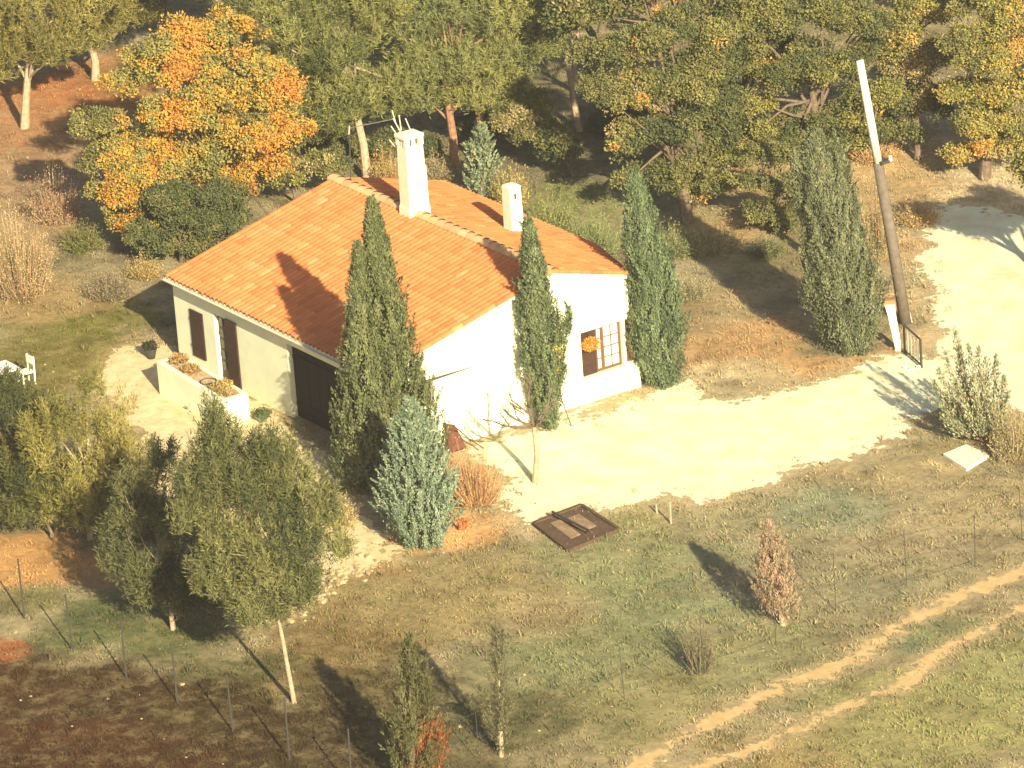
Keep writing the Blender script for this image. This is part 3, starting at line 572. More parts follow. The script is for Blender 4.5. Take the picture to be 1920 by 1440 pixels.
# pines: needle tufts on slanting limbs
def pine(base_uv, lobes, label, ntuft, c1, c2, r0=.13, ttop=None, trunk_mid=None, bark='bark', tuft=24, nl=.20, group=None, name='pine_tree', cat='pine', rc=.22, up=.9, base=None, nlimb=20, wd=.02):
    b = gnd(*base_uv) if base is None else np.array(base, float)
    bl = [(above(b, u, v)+FH*dy, (rx, rx, rz)) for u, v, rx, rz, dy in lobes]
    bl = [((c[0], c[1], max(c[2], r[2]*.8)), r) for c, r in bl]; b2 = []
    for c, r in bl:
        b2.append((c, tuple(np.array(r)*.7)))
        for q in range(5):
            d = rand_dir(1)[0]; d[2] = abs(d[2])*1.1-.2; f = .28+.2*rng.random(); cc = np.array(c)+d*np.array(r)*(.7+.3*rng.random())
            if cc[2] > r[2]*f: b2.append((tuple(cc), (r[0]*f, r[0]*f, r[0]*f*1.25)))
    bl = b2
    root = empty(name, b, label, cat, group)
    vol = np.array([x[1][0]**2 for x in bl]); k = rng.choice(len(bl), ntuft, p=vol/vol.sum()); Cn = np.array([x[0] for x in bl])[k]; Rn = np.array([x[1] for x in bl])[k]
    d = rand_dir(ntuft); d[:, 2] = np.where(d[:, 2] < -.3, -d[:, 2]*.5, d[:, 2]); c = Cn+d*Rn*(.55+.5*rng.random((ntuft, 1)))
    gd = unit(d*.5+np.array([0, 0, up])+.25*rng.standard_normal((ntuft, 3)))       # the way each shoot grows
    s = rng.random((ntuft, tuft)); P = (c[:, None]+gd[:, None]*(s*rc*2.1*(.6+.8*rng.random((ntuft, 1))))[..., None]).reshape(-1, 3)+.025*rng.standard_normal((ntuft*tuft, 3))
    dd = (gd[:, None]*.75+.62*rng.standard_normal((ntuft, tuft, 3))).reshape(-1, 3); n = ntuft*tuft
    mx = np.clip(.5+.9*fnoise(c[:, 0]+c[:, 2], c[:, 1], 1.1)*2+.2*rng.standard_normal(ntuft), 0, 1)[:, None]
    cc = tint(n, np.repeat(np.asarray(c1)*(1-mx)+np.asarray(c2)*mx, tuft, 0), .12, .05)
    crown([rhombs(P, dd, nl*(.6+.7*rng.random(n)), wd*1.25*(.8+.5*rng.random(n)), cc, N=np.repeat(d, tuft, 0))], 'crown', M['needle'], root)
    top = above(b, *ttop) if ttop else np.mean([x[0] for x in bl], 0)
    limbs(b, c, r0, n=nlimb, trunk_top=top).build('trunk', M[bark], root); return root
PG1, PG2, PG3 = (.085,.10,.04), (.26,.255,.09), (.12,.14,.065)
pine((45,240), [(60,20,1.5,.9,0),(150,40,1.3,.8,0),(20,80,1.2,.7,-.3),(110,90,1.1,.6,-.4),(200,10,1.0,.7,0),(-40,40,1.3,.9,0),(30,105,1.1,.5,-.3),(100,110,1.0,.45,-.2),(160,95,.9,.4,0),(-10,150,.7,.35,0)], 'olive pine with a pale bare trunk in the top left corner', 1700, (.13,.12,.04), (.29,.25,.08), bark='palebark', ttop=(62,60), nl=.18, tuft=36, rc=.26, wd=.020)
pine((178,150), [(150,-20,1.2,.8,.3),(230,20,.9,.6,.1),(180,70,.9,.4,-.2),(280,-20,1.1,.7,.4),(200,60,1.0,.4,.1),(250,50,.8,.4,.3)], 'second pine right of the pale-trunked corner pine', 900, (.11,.105,.035), (.24,.21,.065), bark='palebark', ttop=(170,20), nl=.18, tuft=36, rc=.26, wd=.020)
pine((690,338), [(480,30,1.0,.8,.2),(560,70,1.2,.8,0),(640,110,1.2,.8,-.2),(600,180,.9,.5,-.3),(690,40,1.3,.9,.2),(640,-10,1.4,.9,.4),(530,140,.8,.5,0),(700,180,1.0,.6,-.2),(620,230,.9,.5,-.3),(560,210,.9,.5,.1),(640,250,.7,.35,.3),(720,220,.8,.4,.2),(600,270,.7,.35,.4)], 'leaning pine whose crown fills the gap behind the ridge', 2800, PG1, PG2, ttop=(640,60), bark='palebark', nl=.19, tuft=34, rc=.30, wd=.020)
pine((853,312), [(780,60,1.3,.9,.2),(870,40,1.4,.9,.2),(820,140,1.2,.7,-.2),(920,130,1.1,.7,-.2),(960,60,1.1,.8,.2),(760,170,.9,.5,-.3),(870,190,.9,.5,-.3),(800,-20,1.3,.9,.5),(790,200,.9,.45,.2),(900,210,.8,.4,.2),(960,170,.9,.5,.2),(1000,120,.8,.5,.3)], 'broad pine with reddish trunks behind the tall chimney', 2800, PG3, PG2, ttop=(840,90), bark='pinkbark', nl=.19, tuft=34, rc=.30, wd=.020)
pine((885,300), [(930,-10,1.2,.8,.3),(1000,10,1.0,.7,.2),(1020,70,.8,.5,0),(960,200,.7,.4,-.2),(1010,230,.6,.35,-.3)], 'pine with an ochre trunk left of the dark clearing', 620, PG3, (.18,.18,.06), ttop=(940,60), bark='pinkbark', nl=.19, tuft=34, rc=.3, wd=.020)
pine((1088,245), [(1050,-50,1.0,.6,.3),(1000,-60,1.0,.6,.3)], 'thin pine with pale curved trunk in the dark clearing', 220, PG3, PG2, r0=.10, ttop=(1056,20), bark='palebark', nl=.19, tuft=34, rc=.3, wd=.020, nlimb=8)
pine((470,180), [(420,-20,1.0,.7,0),(480,-60,1.2,.8,0),(350,-30,1.0,.6,0)], 'far pine seen above the golden oak', 420, PG1, PG2, bark='palebark', nl=.26, rc=.3, wd=.03)
for uv, lab in (((620,60),'dark pine at the back of the wood behind the ridge'),((760,30),'dark pine at the back of the wood above the tall chimney'),((900,20),'dark pine at the top edge above the small chimney'),((1050,40),'dark pine at the top edge left of the olive oaks')):
    u, v = uv; pine(uv, [(u,v-190,1.5,1.0,0),(u+60,v-130,1.3,.8,0),(u-70,v-110,1.3,.7,0),(u,v-60,1.1,.6,0)], lab, 560, PG1, (.14,.14,.045), nl=.27, rc=.32, wd=.032, group='dark pines at the back of the wood')
pine((95,1010), [(95,930,.9,.5,0),(60,970,.8,.4,.1),(130,980,.7,.4,0)], 'low dark pine between the left edge pine and the yellow-green one', 600, (.05,.06,.03), (.12,.12,.045), nl=.16, tuft=30, rc=.26, up=1.4, wd=.018, r0=.05, nlimb=8)
oak((1080,330), [(1000,255,.9,.5,0),(1060,290,.7,.4,.2),(960,230,.7,.4,.2)], 'low grey-green thicket in the dark clearing', 420, 45, colmix([DGREEN, OLIVE, BUFF], [.4, .45, .15], 1, 12), r0=.06, rc=.20, leaf=.095, name='shrub', cat='shrub')
oak((1720,300), [(1690,250,.6,.5,0),(1740,200,.8,.8,.2),(1730,120,.8,.7,.3),(1700,150,.7,.7,.5)], 'narrow oak in the gap right of the utility pole', 620, 46, colmix([DGREEN, OLIVE, BUFF], [.4, .4, .2], 1, 13), r0=.10, rc=.22, leaf=.10)
oak((1400,250), [(1400,130,.9,.7,0),(1360,60,.9,.8,0),(1440,90,.9,.8,.2),(1380,190,.7,.5,-.2)], 'dull oak filling the gap between the two big olive oaks', 800, 46, colmix([DGREEN, OLIVE, YGREEN], [.35, .45, .2], 1, 14), r0=.12, rc=.23, leaf=.10)
oak((1130,80), [(1100,-60,1.3,1.0,0),(1180,-30,1.2,.9,0),(1080,30,.9,.6,0),(1240,0,1.1,.9,0)], 'back row oak above the pale curved pine trunk', 700, 46, midoak, r0=.15, rc=.24, leaf=.11)
oak((300,80), [(300,-40,1.1,.8,0),(380,-20,1.0,.7,0),(230,-60,1.1,.7,0)], 'olive oak at the top edge above the golden oak', 520, 46, colmix([DGREEN, OLIVE, YGREEN], [.3, .45, .25], 1, 15), r0=.12, rc=.24, leaf=.11)
oak((1900,60), [(1900,-80,1.4,1.0,0),(1820,-60,1.2,.9,0),(1980,-60,1.4,1.0,0)], 'back row oak above the top right corner', 600, 46, colmix([OLIVE, YGREEN, BUFF], [.4, .35, .25], 1, 16), r0=.14, rc=.24, leaf=.11)
oak((760,300), [(740,270,.7,.3,0),(800,290,.6,.3,.2),(700,290,.6,.3,.2)], 'dark low undergrowth between the pine trunks behind the ridge', 380, 44, colmix([DGREEN, OLIVE, BUFF], [.5, .35, .15], 1, 21), r0=.05, rc=.20, leaf=.09, name='shrub', cat='shrub')
oak((600,300), [(560,250,.8,.4,0),(630,280,.8,.4,0),(520,270,.6,.4,.3)], 'dark undergrowth between the golden oak and the leaning pine', 460, 44, colmix([DGREEN, OLIVE], [.6, .4], 1, 22), r0=.05, rc=.20, leaf=.09, name='shrub', cat='shrub')
oak((940,260), [(920,230,.8,.4,0),(980,200,.7,.4,.2),(880,240,.5,.3,0)], 'olive undergrowth left of the pale curved pine trunk', 400, 44, colmix([DGREEN, OLIVE, BUFF], [.4, .4, .2], 1, 23), r0=.05, rc=.20, leaf=.09, name='shrub', cat='shrub')
oak((1230,240), [(1180,200,.9,.5,0),(1250,190,.8,.5,.2),(1140,230,.6,.35,0)], 'shaded thicket behind the tall olive-green oak', 460, 44, colmix([DGREEN, OLIVE, BUFF], [.45, .4, .15], 1, 24), r0=.05, rc=.20, leaf=.09, name='shrub', cat='shrub')
# young pines at the lower left
pine((553,1318), [(408,840,.42,.8,.3),(385,930,.6,.9,.4),(365,1010,.55,.7,.5),(500,870,.42,.6,0),(470,960,.55,.8,-.1),(430,1040,.7,.6,.3),(560,930,.55,.7,.1),(600,990,.5,.6,0),(560,1040,.6,.6,-.2),(500,1090,.8,.5,-.3),(450,1130,.6,.4,.1),(560,1120,.7,.4,-.2),(625,1050,.4,.6,0),(420,970,.7,.7,.7),(500,1000,.9,.9,.5),(540,1060,.9,.7,.4),(410,890,.7,.8,.3),(500,920,.7,.7,.4),(420,1090,.8,.6,.6),(480,1160,.7,.3,0),(620,990,.4,.6,.2),(400,1130,.7,.4,.5),(470,1175,.8,.35,.2),(550,1150,.5,.3,.1)], 'large bushy pine with a bare white stem in front of the terrace', 3300, (.06,.072,.034), (.215,.21,.085), r0=.05, ttop=(470,900), bark='palebark', nl=.16, tuft=34, rc=.32, up=2.2, wd=.017, nlimb=26)
pine((168,1012), [(178,760,.4,.7,0),(120,820,.7,.8,0),(210,820,.7,.9,0),(80,870,.7,.7,0),(160,910,1.1,.7,-.2),(245,880,.6,.7,0),(120,950,.9,.5,-.2),(220,960,.8,.5,-.1),(160,985,.9,.35,-.1),(90,980,.7,.35,.2),(230,1000,.6,.35,.1)], 'yellow-green young pine at the left end of the terrace', 1300, (.13,.13,.04), (.33,.28,.09), r0=.07, ttop=(165,820), bark='palebark', nl=.16, tuft=32, rc=.30, up=2.0, wd=.017)
pine((15,980), [(20,770,.8,.8,0),(70,830,.8,.8,0),(0,870,1.0,.8,0),(70,930,.9,.6,0),(10,960,1.0,.5,0)], 'dark green pine cut by the left edge of the picture', 1000, (.05,.06,.03), (.12,.12,.045), nl=.16, tuft=30, rc=.28, up=1.6, wd=.018)
pine((325,1180), [(290,920,.8,.8,0),(250,990,.9,.7,0),(320,1030,1.1,.8,0),(380,1000,.8,.8,.3),(250,1080,.8,.5,-.2),(390,1110,.9,.6,0),(320,1110,1.0,.5,-.2),(280,1130,.7,.4,-.2),(370,1150,.8,.4,0),(420,1170,.6,.35,.2),(230,1050,.6,.5,.1)], 'dark shaded pine between the yellow-green and the bushy pines', 1300, (.06,.07,.04), (.14,.14,.06), nl=.16, tuft=30, rc=.28, up=1.6, wd=.018, r0=.06, bark='palebark')

# dry scrub: thin twigs fanning up from the root, few leaves
def scrub(base_uv, top_v, rw, label, n, c1, c2, name='scrub_bush', cat='bush', wd=.018, lf=.06, group=None, dens=10):
    b = gnd(*base_uv); hh = max(above(b, base_uv[0], top_v)[2], .2); root = empty(name, b, label, cat, group)
    th = rng.random(n)*2*math.pi; r = rw*np.sqrt(rng.random(n)); e = b+np.stack([np.cos(th)*r, np.sin(th)*r, hh*(.30+.70*rng.random(n)**.8)*(.8+.25*np.sin(3*th+b[0]))*np.sqrt(np.clip(1-(r/rw)**2*.7, 0, 1))], 1)
    st = b+np.stack([np.cos(th)*r*.45, np.sin(th)*r*.45, np.zeros(n)], 1)+.04*rng.standard_normal((n, 3))*np.array([1, 1, 0]); e = e+.09*rng.standard_normal((n, 3)); D = e-st; ln = np.linalg.norm(D, axis=1)
    tw = rhombs(st, D, ln, np.full(n, wd), tint(n, c1)); s = .15+.85*rng.random((n, dens)); P = (st[:, None]+D[:, None]*s[..., None]).reshape(-1, 3)+.07*rng.standard_normal((n*dens, 3)); k = n*dens
    lv = rhombs(P, np.repeat(D, dens, 0)/ln.mean()+.8*rng.standard_normal((k, 3)), lf*(.6+.8*rng.random(k)), lf*.45, tint(k, c2))
    crown([tw], 'twigs', M['needle'], root); crown([lv], 'leaves', M['leaf'], root); return root
TAN1, TAN2 = (.36,.26,.15), (.46,.34,.18)
scrub((45,560), 340, 1.1, 'tall pale dried bush at the left edge behind the lawn', 700, TAN1, TAN2)
scrub((105,420), 290, .9, 'dried pinkish bush at the left above the tall pale one', 300, (.34,.22,.14), (.42,.28,.17))
scrub((210,560), 490, .8, 'low grey bramble left of the shadowed gable end', 320, (.22,.17,.12), (.27,.22,.13))
scrub((155,470), 395, .7, 'small green and ochre bush left of the roof corner', 300, (.16,.13,.06), (.17,.19,.06))
scrub((270,520), 470, .6, 'ochre weeds beside the lower roof corner', 200, (.34,.24,.11), (.40,.30,.12))
scrub((728,345), 262, .6, 'ochre dead bush just left of the tall chimney', 300, (.36,.25,.12), (.44,.31,.13))
scrub((820,335), 280, .6, 'grey dead scrub right of the tall chimney', 260, (.30,.24,.17), (.30,.25,.13))
scrub((960,385), 290, .6, 'ochre leafy bush between the small chimney and the wood', 300, (.30,.24,.12), (.40,.33,.12))
scrub((1030,440), 345, .9, 'long green grass clump behind the small chimney', 500, (.22,.22,.09), (.24,.27,.11), name='tall_grass_clump', cat='grass clump')
scrub((1110,480), 385, .9, 'long green grass clump behind the right roof corner', 500, (.20,.21,.09), (.22,.26,.12), name='tall_grass_clump', cat='grass clump')
scrub((1260,480), 400, .8, 'grey-green scrub right of the gable-end cypress top', 360, (.20,.19,.10), (.22,.24,.12))
scrub((895,945), 805, .85, 'reddish twiggy bush beside the blue-green juniper', 700, (.46,.29,.16), (.50,.32,.15), wd=.014, lf=.045, dens=6)
scrub((1905,860), 730, .8, 'brownish twiggy bush at the right edge by the ragged juniper', 400, (.34,.27,.17), (.36,.31,.16))
scrub((1640,300), 240, .9, 'sunlit orange-brown scrub behind the utility pole', 300, (.44,.30,.16), (.50,.33,.15))
scrub((1720,420), 370, .8, 'low brown weeds at the head of the gravel drive', 260, (.36,.26,.14), (.42,.30,.14))
scrub((1640,480), 300, .7, 'brown thicket between broad cypress and utility pole', 360, (.32,.24,.14), (.38,.30,.14))
scrub((1340,470), 405, .8, 'dry ochre scrub between the two right-hand cypresses', 240, (.30,.24,.14), (.34,.30,.15))
scrub((1290,560), 510, .6, 'small grey weeds right of the gable-end cypress', 160, (.26,.22,.14), (.28,.26,.15))
scrub((1440,480), 430, .6, 'dull green scrub at the foot of the low scrubby oak', 240, (.16,.15,.08), (.17,.18,.09))
scrub((1313,1264), 1110, .42, 'nearly bare grey sapling in the field above the track', 170, (.17,.15,.10), (.17,.15,.09), dens=4, wd=.02)
scrub((500,905), 830, .4, 'small leafless twigs beside the shaded front wall', 26, (.40,.33,.24), (.40,.33,.24), dens=1)
scrub((640,985), 920, .5, 'straw coloured weeds at the terrace edge', 200, TAN1, (.42,.36,.16))
scrub((330,1130), 1085, .4, 'small dark bush under the shaded pine', 160, (.08,.09,.04), (.10,.12,.045))

# the small bare tree in front of the gable
tb = gnd(1003, 905); bt = empty('bare_tree', tb, 'small leafless tree with pale stem in front of the gable wall', 'tree')
mb = MB(); fork = above(tb, 1001, 800); mb.tube([tb+(0, 0, -.1), above(tb, 1006, 850), fork], [.095, .07, .06], 8); mb.build('trunk', M['palebark'], bt); mb = MB()
def twig(p, d, ln, r, lev):
    q = p+d*ln; mid = (p+q)/2+rng.standard_normal(3)*ln*.08; mb.tube([p, mid, q], [r, r*.8, r*.55], 6)
    if lev:
        for k in range(3 if lev > 1 else 2): twig(p+d*ln*(.55+.45*(k/2)), unit(d+rng.standard_normal(3)*.55+np.array([0, 0, .25])), ln*.62, r*.55, lev-1)
for (u, v), dd in (((950,725), -.3), ((1045,740), .3), ((985,700), .1), ((1030,770), -.4), ((905,800), .2), ((930,765), -.2)):
    e = above(tb, u, v)+FH*dd; d = e-fork; l = np.linalg.norm(d); twig(fork, d/l, l*.62, .045, 2)
mb.build('branches', M['bark'], bt)  # real branches, made dark and wide to stand in for their shadows too

# ------------------------------------------------------------------ grass, stones
def mask_free(x, y):
    k = rng.random(np.shape(x))**3.5
    return (f_drive(x, y) > -.06-.9*k) & (f_terr(x, y) > -.05-.9*k) & (f_rut(x, y) > -.08) & ~((x > -.1) & (x < L+.1) & (y > -.1) & (y < 9.4))
NG = 52000
uu = rng.random(NG)*2080-80; vv = rng.random(NG)*1560-60; Pg = np.array([gnd(a_, b_) for a_, b_ in zip(uu, vv)])
ok = mask_free(Pg[:, 0], Pg[:, 1]) & (fnoise(Pg[:, 0], Pg[:, 1], .9)+.5*fnoise(Pg[:, 0], Pg[:, 1], 3.) > -.10+.25*rng.standard_normal(NG)); Pg = Pg[ok]; n = len(Pg); K = 7
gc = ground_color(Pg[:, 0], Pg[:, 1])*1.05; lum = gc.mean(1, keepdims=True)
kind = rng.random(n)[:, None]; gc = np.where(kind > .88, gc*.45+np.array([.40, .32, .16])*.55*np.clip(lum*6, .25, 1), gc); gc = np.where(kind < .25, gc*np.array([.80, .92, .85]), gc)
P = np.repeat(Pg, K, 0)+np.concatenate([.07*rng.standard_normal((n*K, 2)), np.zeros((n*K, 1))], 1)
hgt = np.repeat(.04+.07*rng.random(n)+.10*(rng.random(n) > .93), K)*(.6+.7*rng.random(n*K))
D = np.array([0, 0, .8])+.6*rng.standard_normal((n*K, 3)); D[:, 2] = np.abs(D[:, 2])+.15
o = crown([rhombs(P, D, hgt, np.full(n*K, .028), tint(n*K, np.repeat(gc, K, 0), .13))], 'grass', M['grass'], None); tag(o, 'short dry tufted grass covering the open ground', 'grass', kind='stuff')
st = MB()
for i in range(220):
    u, v = rng.random()*1960-20, rng.random()*1440; p = gnd(u, v); s = .015+.04*rng.random()**2
    if not mask_free(p[0], p[1]): continue
    q = rand_dir(8)*.25+np.array([[-1,-1,0],[1,-1,0],[1,1,0],[-1,1,0],[-.7,-.7,1],[.7,-.7,1],[.7,.7,1],[-.7,.7,1]]); st.hexa(p+q*s*np.array([1, 1, .7]))
tag(st.build('stones', mat('dusty_stone', (.40, .34, .24), .95, .1, nscale=9, namt=.3)), 'small pale stones scattered in the grass', 'stones', kind='stuff')
ST2 = MB()
for i in range(110):      # rubble edging of the terrace
    a_, b_ = [(560,1150),(620,1095),(700,1058),(770,1030)][min(int(i/65), 3)], [(560,1150),(620,1095),(700,1058),(770,1030),(700,1010)][min(int(i/65)+1, 4)]
    f = rng.random(); p = gnd(a_[0]+(b_[0]-a_[0])*f+rng.normal()*12, a_[1]+(b_[1]-a_[1])*f+rng.normal()*8); s = .03+.07*rng.random()**2
    q = rand_dir(8)*.3+np.array([[-1,-1,0],[1,-1,0],[1,1,0],[-1,1,0],[-.7,-.7,1],[.7,-.7,1],[.7,.7,1],[-.7,.7,1]]); ST2.hexa(p+q*s*np.array([1, 1, .8]))
tag(ST2.build('rubble', mat('dusty_rubble', (.42, .33, .20), .95, .1, nscale=9, namt=.3)), 'pale rubble along the lower terrace edge', 'rubble', kind='stuff')

# ------------------------------------------------------------------ smaller things
# raised planter in front of the shuttered windows
pl = empty('planter', (1.85, -1.8, 0), 'raised white masonry planter in front of the shuttered windows', 'planter')
X0, X1, Y0, Y1 = 1.84, 5.35, -1.80, -.95
p = MB(); p.hexa([(X0,Y0,-.05),(X1,Y0,-.05),(X1,Y0+.16,-.05),(X0,Y0+.16,-.05),(X0,Y0,1.02),(X1,Y0,.80),(X1,Y0+.16,.80),(X0,Y0+.16,1.02)])
p.hexa([(X0,Y1-.14,-.05),(X1,Y1-.14,-.05),(X1,Y1,-.05),(X0,Y1,-.05),(X0,Y1-.14,1.02),(X1,Y1-.14,.80),(X1,Y1,.80),(X0,Y1,1.02)])
p.hexa([(X0,Y0+.161,-.05),(X0+.15,Y0+.161,-.05),(X0+.15,Y1-.141,-.05),(X0,Y1-.141,-.05),(X0,Y0+.161,1.02),(X0+.15,Y0+.161,1.01),(X0+.15,Y1-.141,1.01),(X0,Y1-.141,1.02)])
p.hexa([(X1-.15,Y0+.161,-.05),(X1,Y0+.161,-.05),(X1,Y1-.141,-.05),(X1-.15,Y1-.141,-.05),(X1-.15,Y0+.161,.81),(X1,Y0+.161,.80),(X1,Y1-.141,.80),(X1-.15,Y1-.141,.81)])
p.build('box', M['plaster'], pl, bevel=.02)
MB().hexa([(X0+.15,Y0+.16,.3),(X1-.15,Y0+.16,.3),(X1-.15,Y1-.14,.3),(X0+.15,Y1-.14,.3),(X0+.15,Y0+.16,1.00),(X1-.15,Y0+.16,.785),(X1-.15,Y1-.14,.785),(X0+.15,Y1-.14,1.00)]).build('earth', M['soil'], pl)
def small_plant(pos, r, h, n, c1, c2, label, name='flowering_plant', cat='plant', leaf=.06):
    root = empty(name, pos, label, cat); pos = np.array(pos, float)
    part, c = blobs([(pos+(0, 0, h*.6), (r, r, h*.5))], n, 12, lambda c, k: np.where(rng.random((len(c), 1)) < .5, np.array(c1), np.array(c2)), rc=.07, leaf=leaf)
    crown([part], 'leaves', M['leaf'], root); mb = MB()
    for i in range(5): mb.tube([pos, c[i]], [.012, .005], 5)
    mb.build('stem', M['bark'], root)
small_plant((2.35,-1.35,.92), .22, .28, 60, (.30,.20,.08), (.40,.27,.10), 'ochre plant in the left end of the white planter')
small_plant((3.0,-1.40,.88), .30, .15, 60, (.28,.18,.08), (.38,.24,.10), 'low orange-brown plant beside the ochre one in the planter')
small_plant((4.75,-1.40,.77), .30, .30, 90, (.46,.36,.12), (.34,.22,.11), 'yellow-flowered plant in the right end of the white planter')
small_plant((5.1,-1.40,.75), .14, .18, 40, (.30,.18,.10), (.50,.34,.16), 'small brown plant at the tip of the white planter')
def lathe(prof, pos, name, mt, parent=None, n=20):
    V = []; F_ = []; pos = np.array(pos, float)
    for r, z in prof:
        for k in range(n): V.append(pos+(r*math.cos(2*math.pi*k/n), r*math.sin(2*math.pi*k/n), z))
    for i in range(len(prof)-1):
        for k in range(n): F_.append((i*n+k, i*n+(k+1) % n, (i+1)*n+(k+1) % n, (i+1)*n+k))
    return link(name, np_mesh(name, V, F_, smooth=True), mt, parent)
def pot(pos, s, mt, label, plant=None, hh=1.0):
    root = empty('flower_pot', pos, label, 'flower pot')
    lathe([(0.001,0),(.6*s,0),(.8*s,.7*s*hh),(1.0*s,1.15*s*hh),(1.06*s,1.2*s*hh),(1.06*s,1.32*s*hh),(.92*s,1.32*s*hh),(.86*s,1.15*s*hh),(.001,1.12*s*hh)], pos, 'pot', mt, root)
    if plant:
        part, c = blobs([(np.array(pos)+(0, 0, 1.5*s*hh), (s*1.1, s*1.1, s*.8))], 40, 12, lambda c, k: np.tile(np.array(plant), (len(c), 1)), rc=.07, leaf=.07); crown([part], 'leaves', M['leaf'], root)
pot(gnd(492,790), .19, M['greypot'], 'grey-green glazed pot at the foot of the front wall', (.10,.13,.06), .7)
pot((3.95,-1.38,.70), .24, M['iron'], 'dark wide bowl set in the middle of the white planter', None, .6)
pot(gnd(284,672), .18, M['iron'], 'dark urn with a leafy plant at the left terrace corner', (.05,.05,.035), 1.3)
pot(gnd(868,992), .13, M['terracotta'], 'small terracotta pot on red earth right of the blue-green juniper', (.45,.20,.09), .8)
# hanging flowers by the gable window
hp = np.array([L+.10, 6.72, 1.70]); hr = empty('flower_basket', hp, 'orange-yellow flowers hanging on the brown gable window shutter', 'flower basket')
part, c = blobs([(hp, (.14, .20, .18))], 70, 14, lambda c, k: np.where(rng.random((len(c), 1)) < .7, np.array((.62,.30,.05)), np.array((.50,.22,.07))), rc=.07, leaf=.07); crown([part], 'flowers', M['leaf'], hr)
MB().tube([hp+(-.09, 0, .35), hp+(-.02, 0, .36), hp], .01, 6).build('hook', M['iron'], hr)
cp = above((11.75+.3, 5.1, 0), 1040, 690); cr = empty('climbing_plant', (12.1, 5.25, 0), 'yellow-leaved climber growing up the slim cypress by the gable', 'climbing plant')
cl = np.array([above((12.1, 5.25, 0), u, v) for u, v in ((1047,690),(1042,655),(1012,615),(1008,640),(1050,670))])
part, c = blobs([(q_, (.10, .10, .2)) for q_ in cl], 90, 12, lambda c, k: np.tile(np.array((.66,.50,.07)), (len(c), 1)), rc=.07, leaf=.06); crown([part], 'leaves', M['leaf'], cr)
MB().tube([(12.1, 5.25, -.05), above((12.1, 5.25, 0), 1050, 740), cl[0], cl[1], cl[2]], [.02, .018, .014, .01, .006], 6).build('stem', M['bark'], cr)
# tv aerial strapped to the tall chimney
ab = np.array([4.18, 6.09, 5.2]); ae = empty('television_aerial', ab, 'television aerial on a mast behind the tall chimney', 'aerial')
mt_ = above(ab, 737, 222); MB().tube([ab+(0, 0, .0), (mt_+ab)/2, mt_], [.02, .02, .018], 7).build('mast', M['alu'], ae)
r0_ = np.array([.62, 5.85, 4.08]); r1_ = above(r0_, 655, 240); MB().tube([r0_, (r0_+r1_)/2, r1_], [.02, .02, .018], 7).build('mast', M['iron'], ae)
bm = MB(); e0 = r1_; bm.bar(mt_-(0, 0, .02), e0, .028); bm.build('boom', M['alu'], ae)
for a_, b_ in (((735,207),(742,232)),((748,216),(752,244)),((760,222),(772,250)),((733,236),(744,252)),((655,236),(654,252)),((730,262),(742,276))):
    MB().bar(above(ab, *a_), above(ab, *b_), .028).build('element', M['alu'], ae)
MB().tube([ab+(0, 0, .0), ab+(0, -.08, 0)], .03, 6).build('bracket', M['alu'], ae)
# utility pole
pb = gnd(1700, 606); pt = above(pb, 1612, 113); up_ = empty('utility_pole', pb, 'tall grey utility pole leaning slightly beside the drive', 'utility pole')
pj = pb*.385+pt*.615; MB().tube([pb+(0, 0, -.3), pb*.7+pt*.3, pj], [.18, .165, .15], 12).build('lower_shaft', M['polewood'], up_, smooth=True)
MB().tube([pj+(0, 0, .003), pb*.2+pt*.8, pt], [.125, .12, .105], 12).build('upper_shaft', M['concrete'], up_, smooth=True)
cpn = above(pb, 1655, 302)
MB().box(cpn-(.16, .16, .05), cpn+(.16, .16, .03)).build('clamp', M['iron'], up_)
lathe([(.001,-.02),(.05,0),(.06,.05),(.03,.08),(.06,.11),(.04,.16),(.001,.17)], cpn+RR*.22, 'insulator', M['white'], up_, 10)
MB().tube([above(pb, 1690, 520), above(pb, 1711, 612)], [.022, .022], 8).build('lit_edge', M['white'], up_)  # thin white tube standing in for the pole's sunlit edge
# white gate post with reddish cap, and gate
gb = gnd(1686, 657); gt = above(gb, 1667, 567); gp = empty('gate_post', gb, 'white tapering gate post with reddish tile cap', 'gate post')
gx = RR-np.array([0, 0, RR[2]]); gx /= np.linalg.norm(gx); gz_ = FH
def ring4(c, a): return [c-gx*a-gz_*a, c+gx*a-gz_*a, c+gx*a+gz_*a, c-gx*a+gz_*a]
g = MB(); g.hexa(ring4(gb+(0, 0, -.1), .085)+ring4(gb*.25+gt*.75, .115)); g.hexa(ring4(gb*.25+gt*.75+(0, 0, .001), .115)+ring4(gt, .15)); g.build('shaft', M['plaster'], gp, bevel=.01)
MB().hexa(ring4(gt+(0, 0, .001), .19)+ring4(gt+(0, 0, .10), .13)).build('cap', M['terracotta'], gp, bevel=.01)
ga, gc_ = gnd(1697, 662), gnd(1728, 690); gr_ = empty('metal_gate', ga, 'open dark metal gate with white bars next to the white gate post', 'gate')
f = MB(); up1 = np.array([0, 0, .85]); f.bar(ga+(0, 0, .08), gc_+(0, 0, .08), .04); f.bar(ga+up1, gc_+up1, .04); f.bar(ga, ga+up1, .05); f.bar(gc_, gc_+up1, .05); f.build('frame', M['iron'], gr_)
for k in range(1, 5):
    q = ga+(gc_-ga)*k/5; MB().bar(q+(0, 0, .08), q+up1, .022).build('bar', M['white'], gr_)
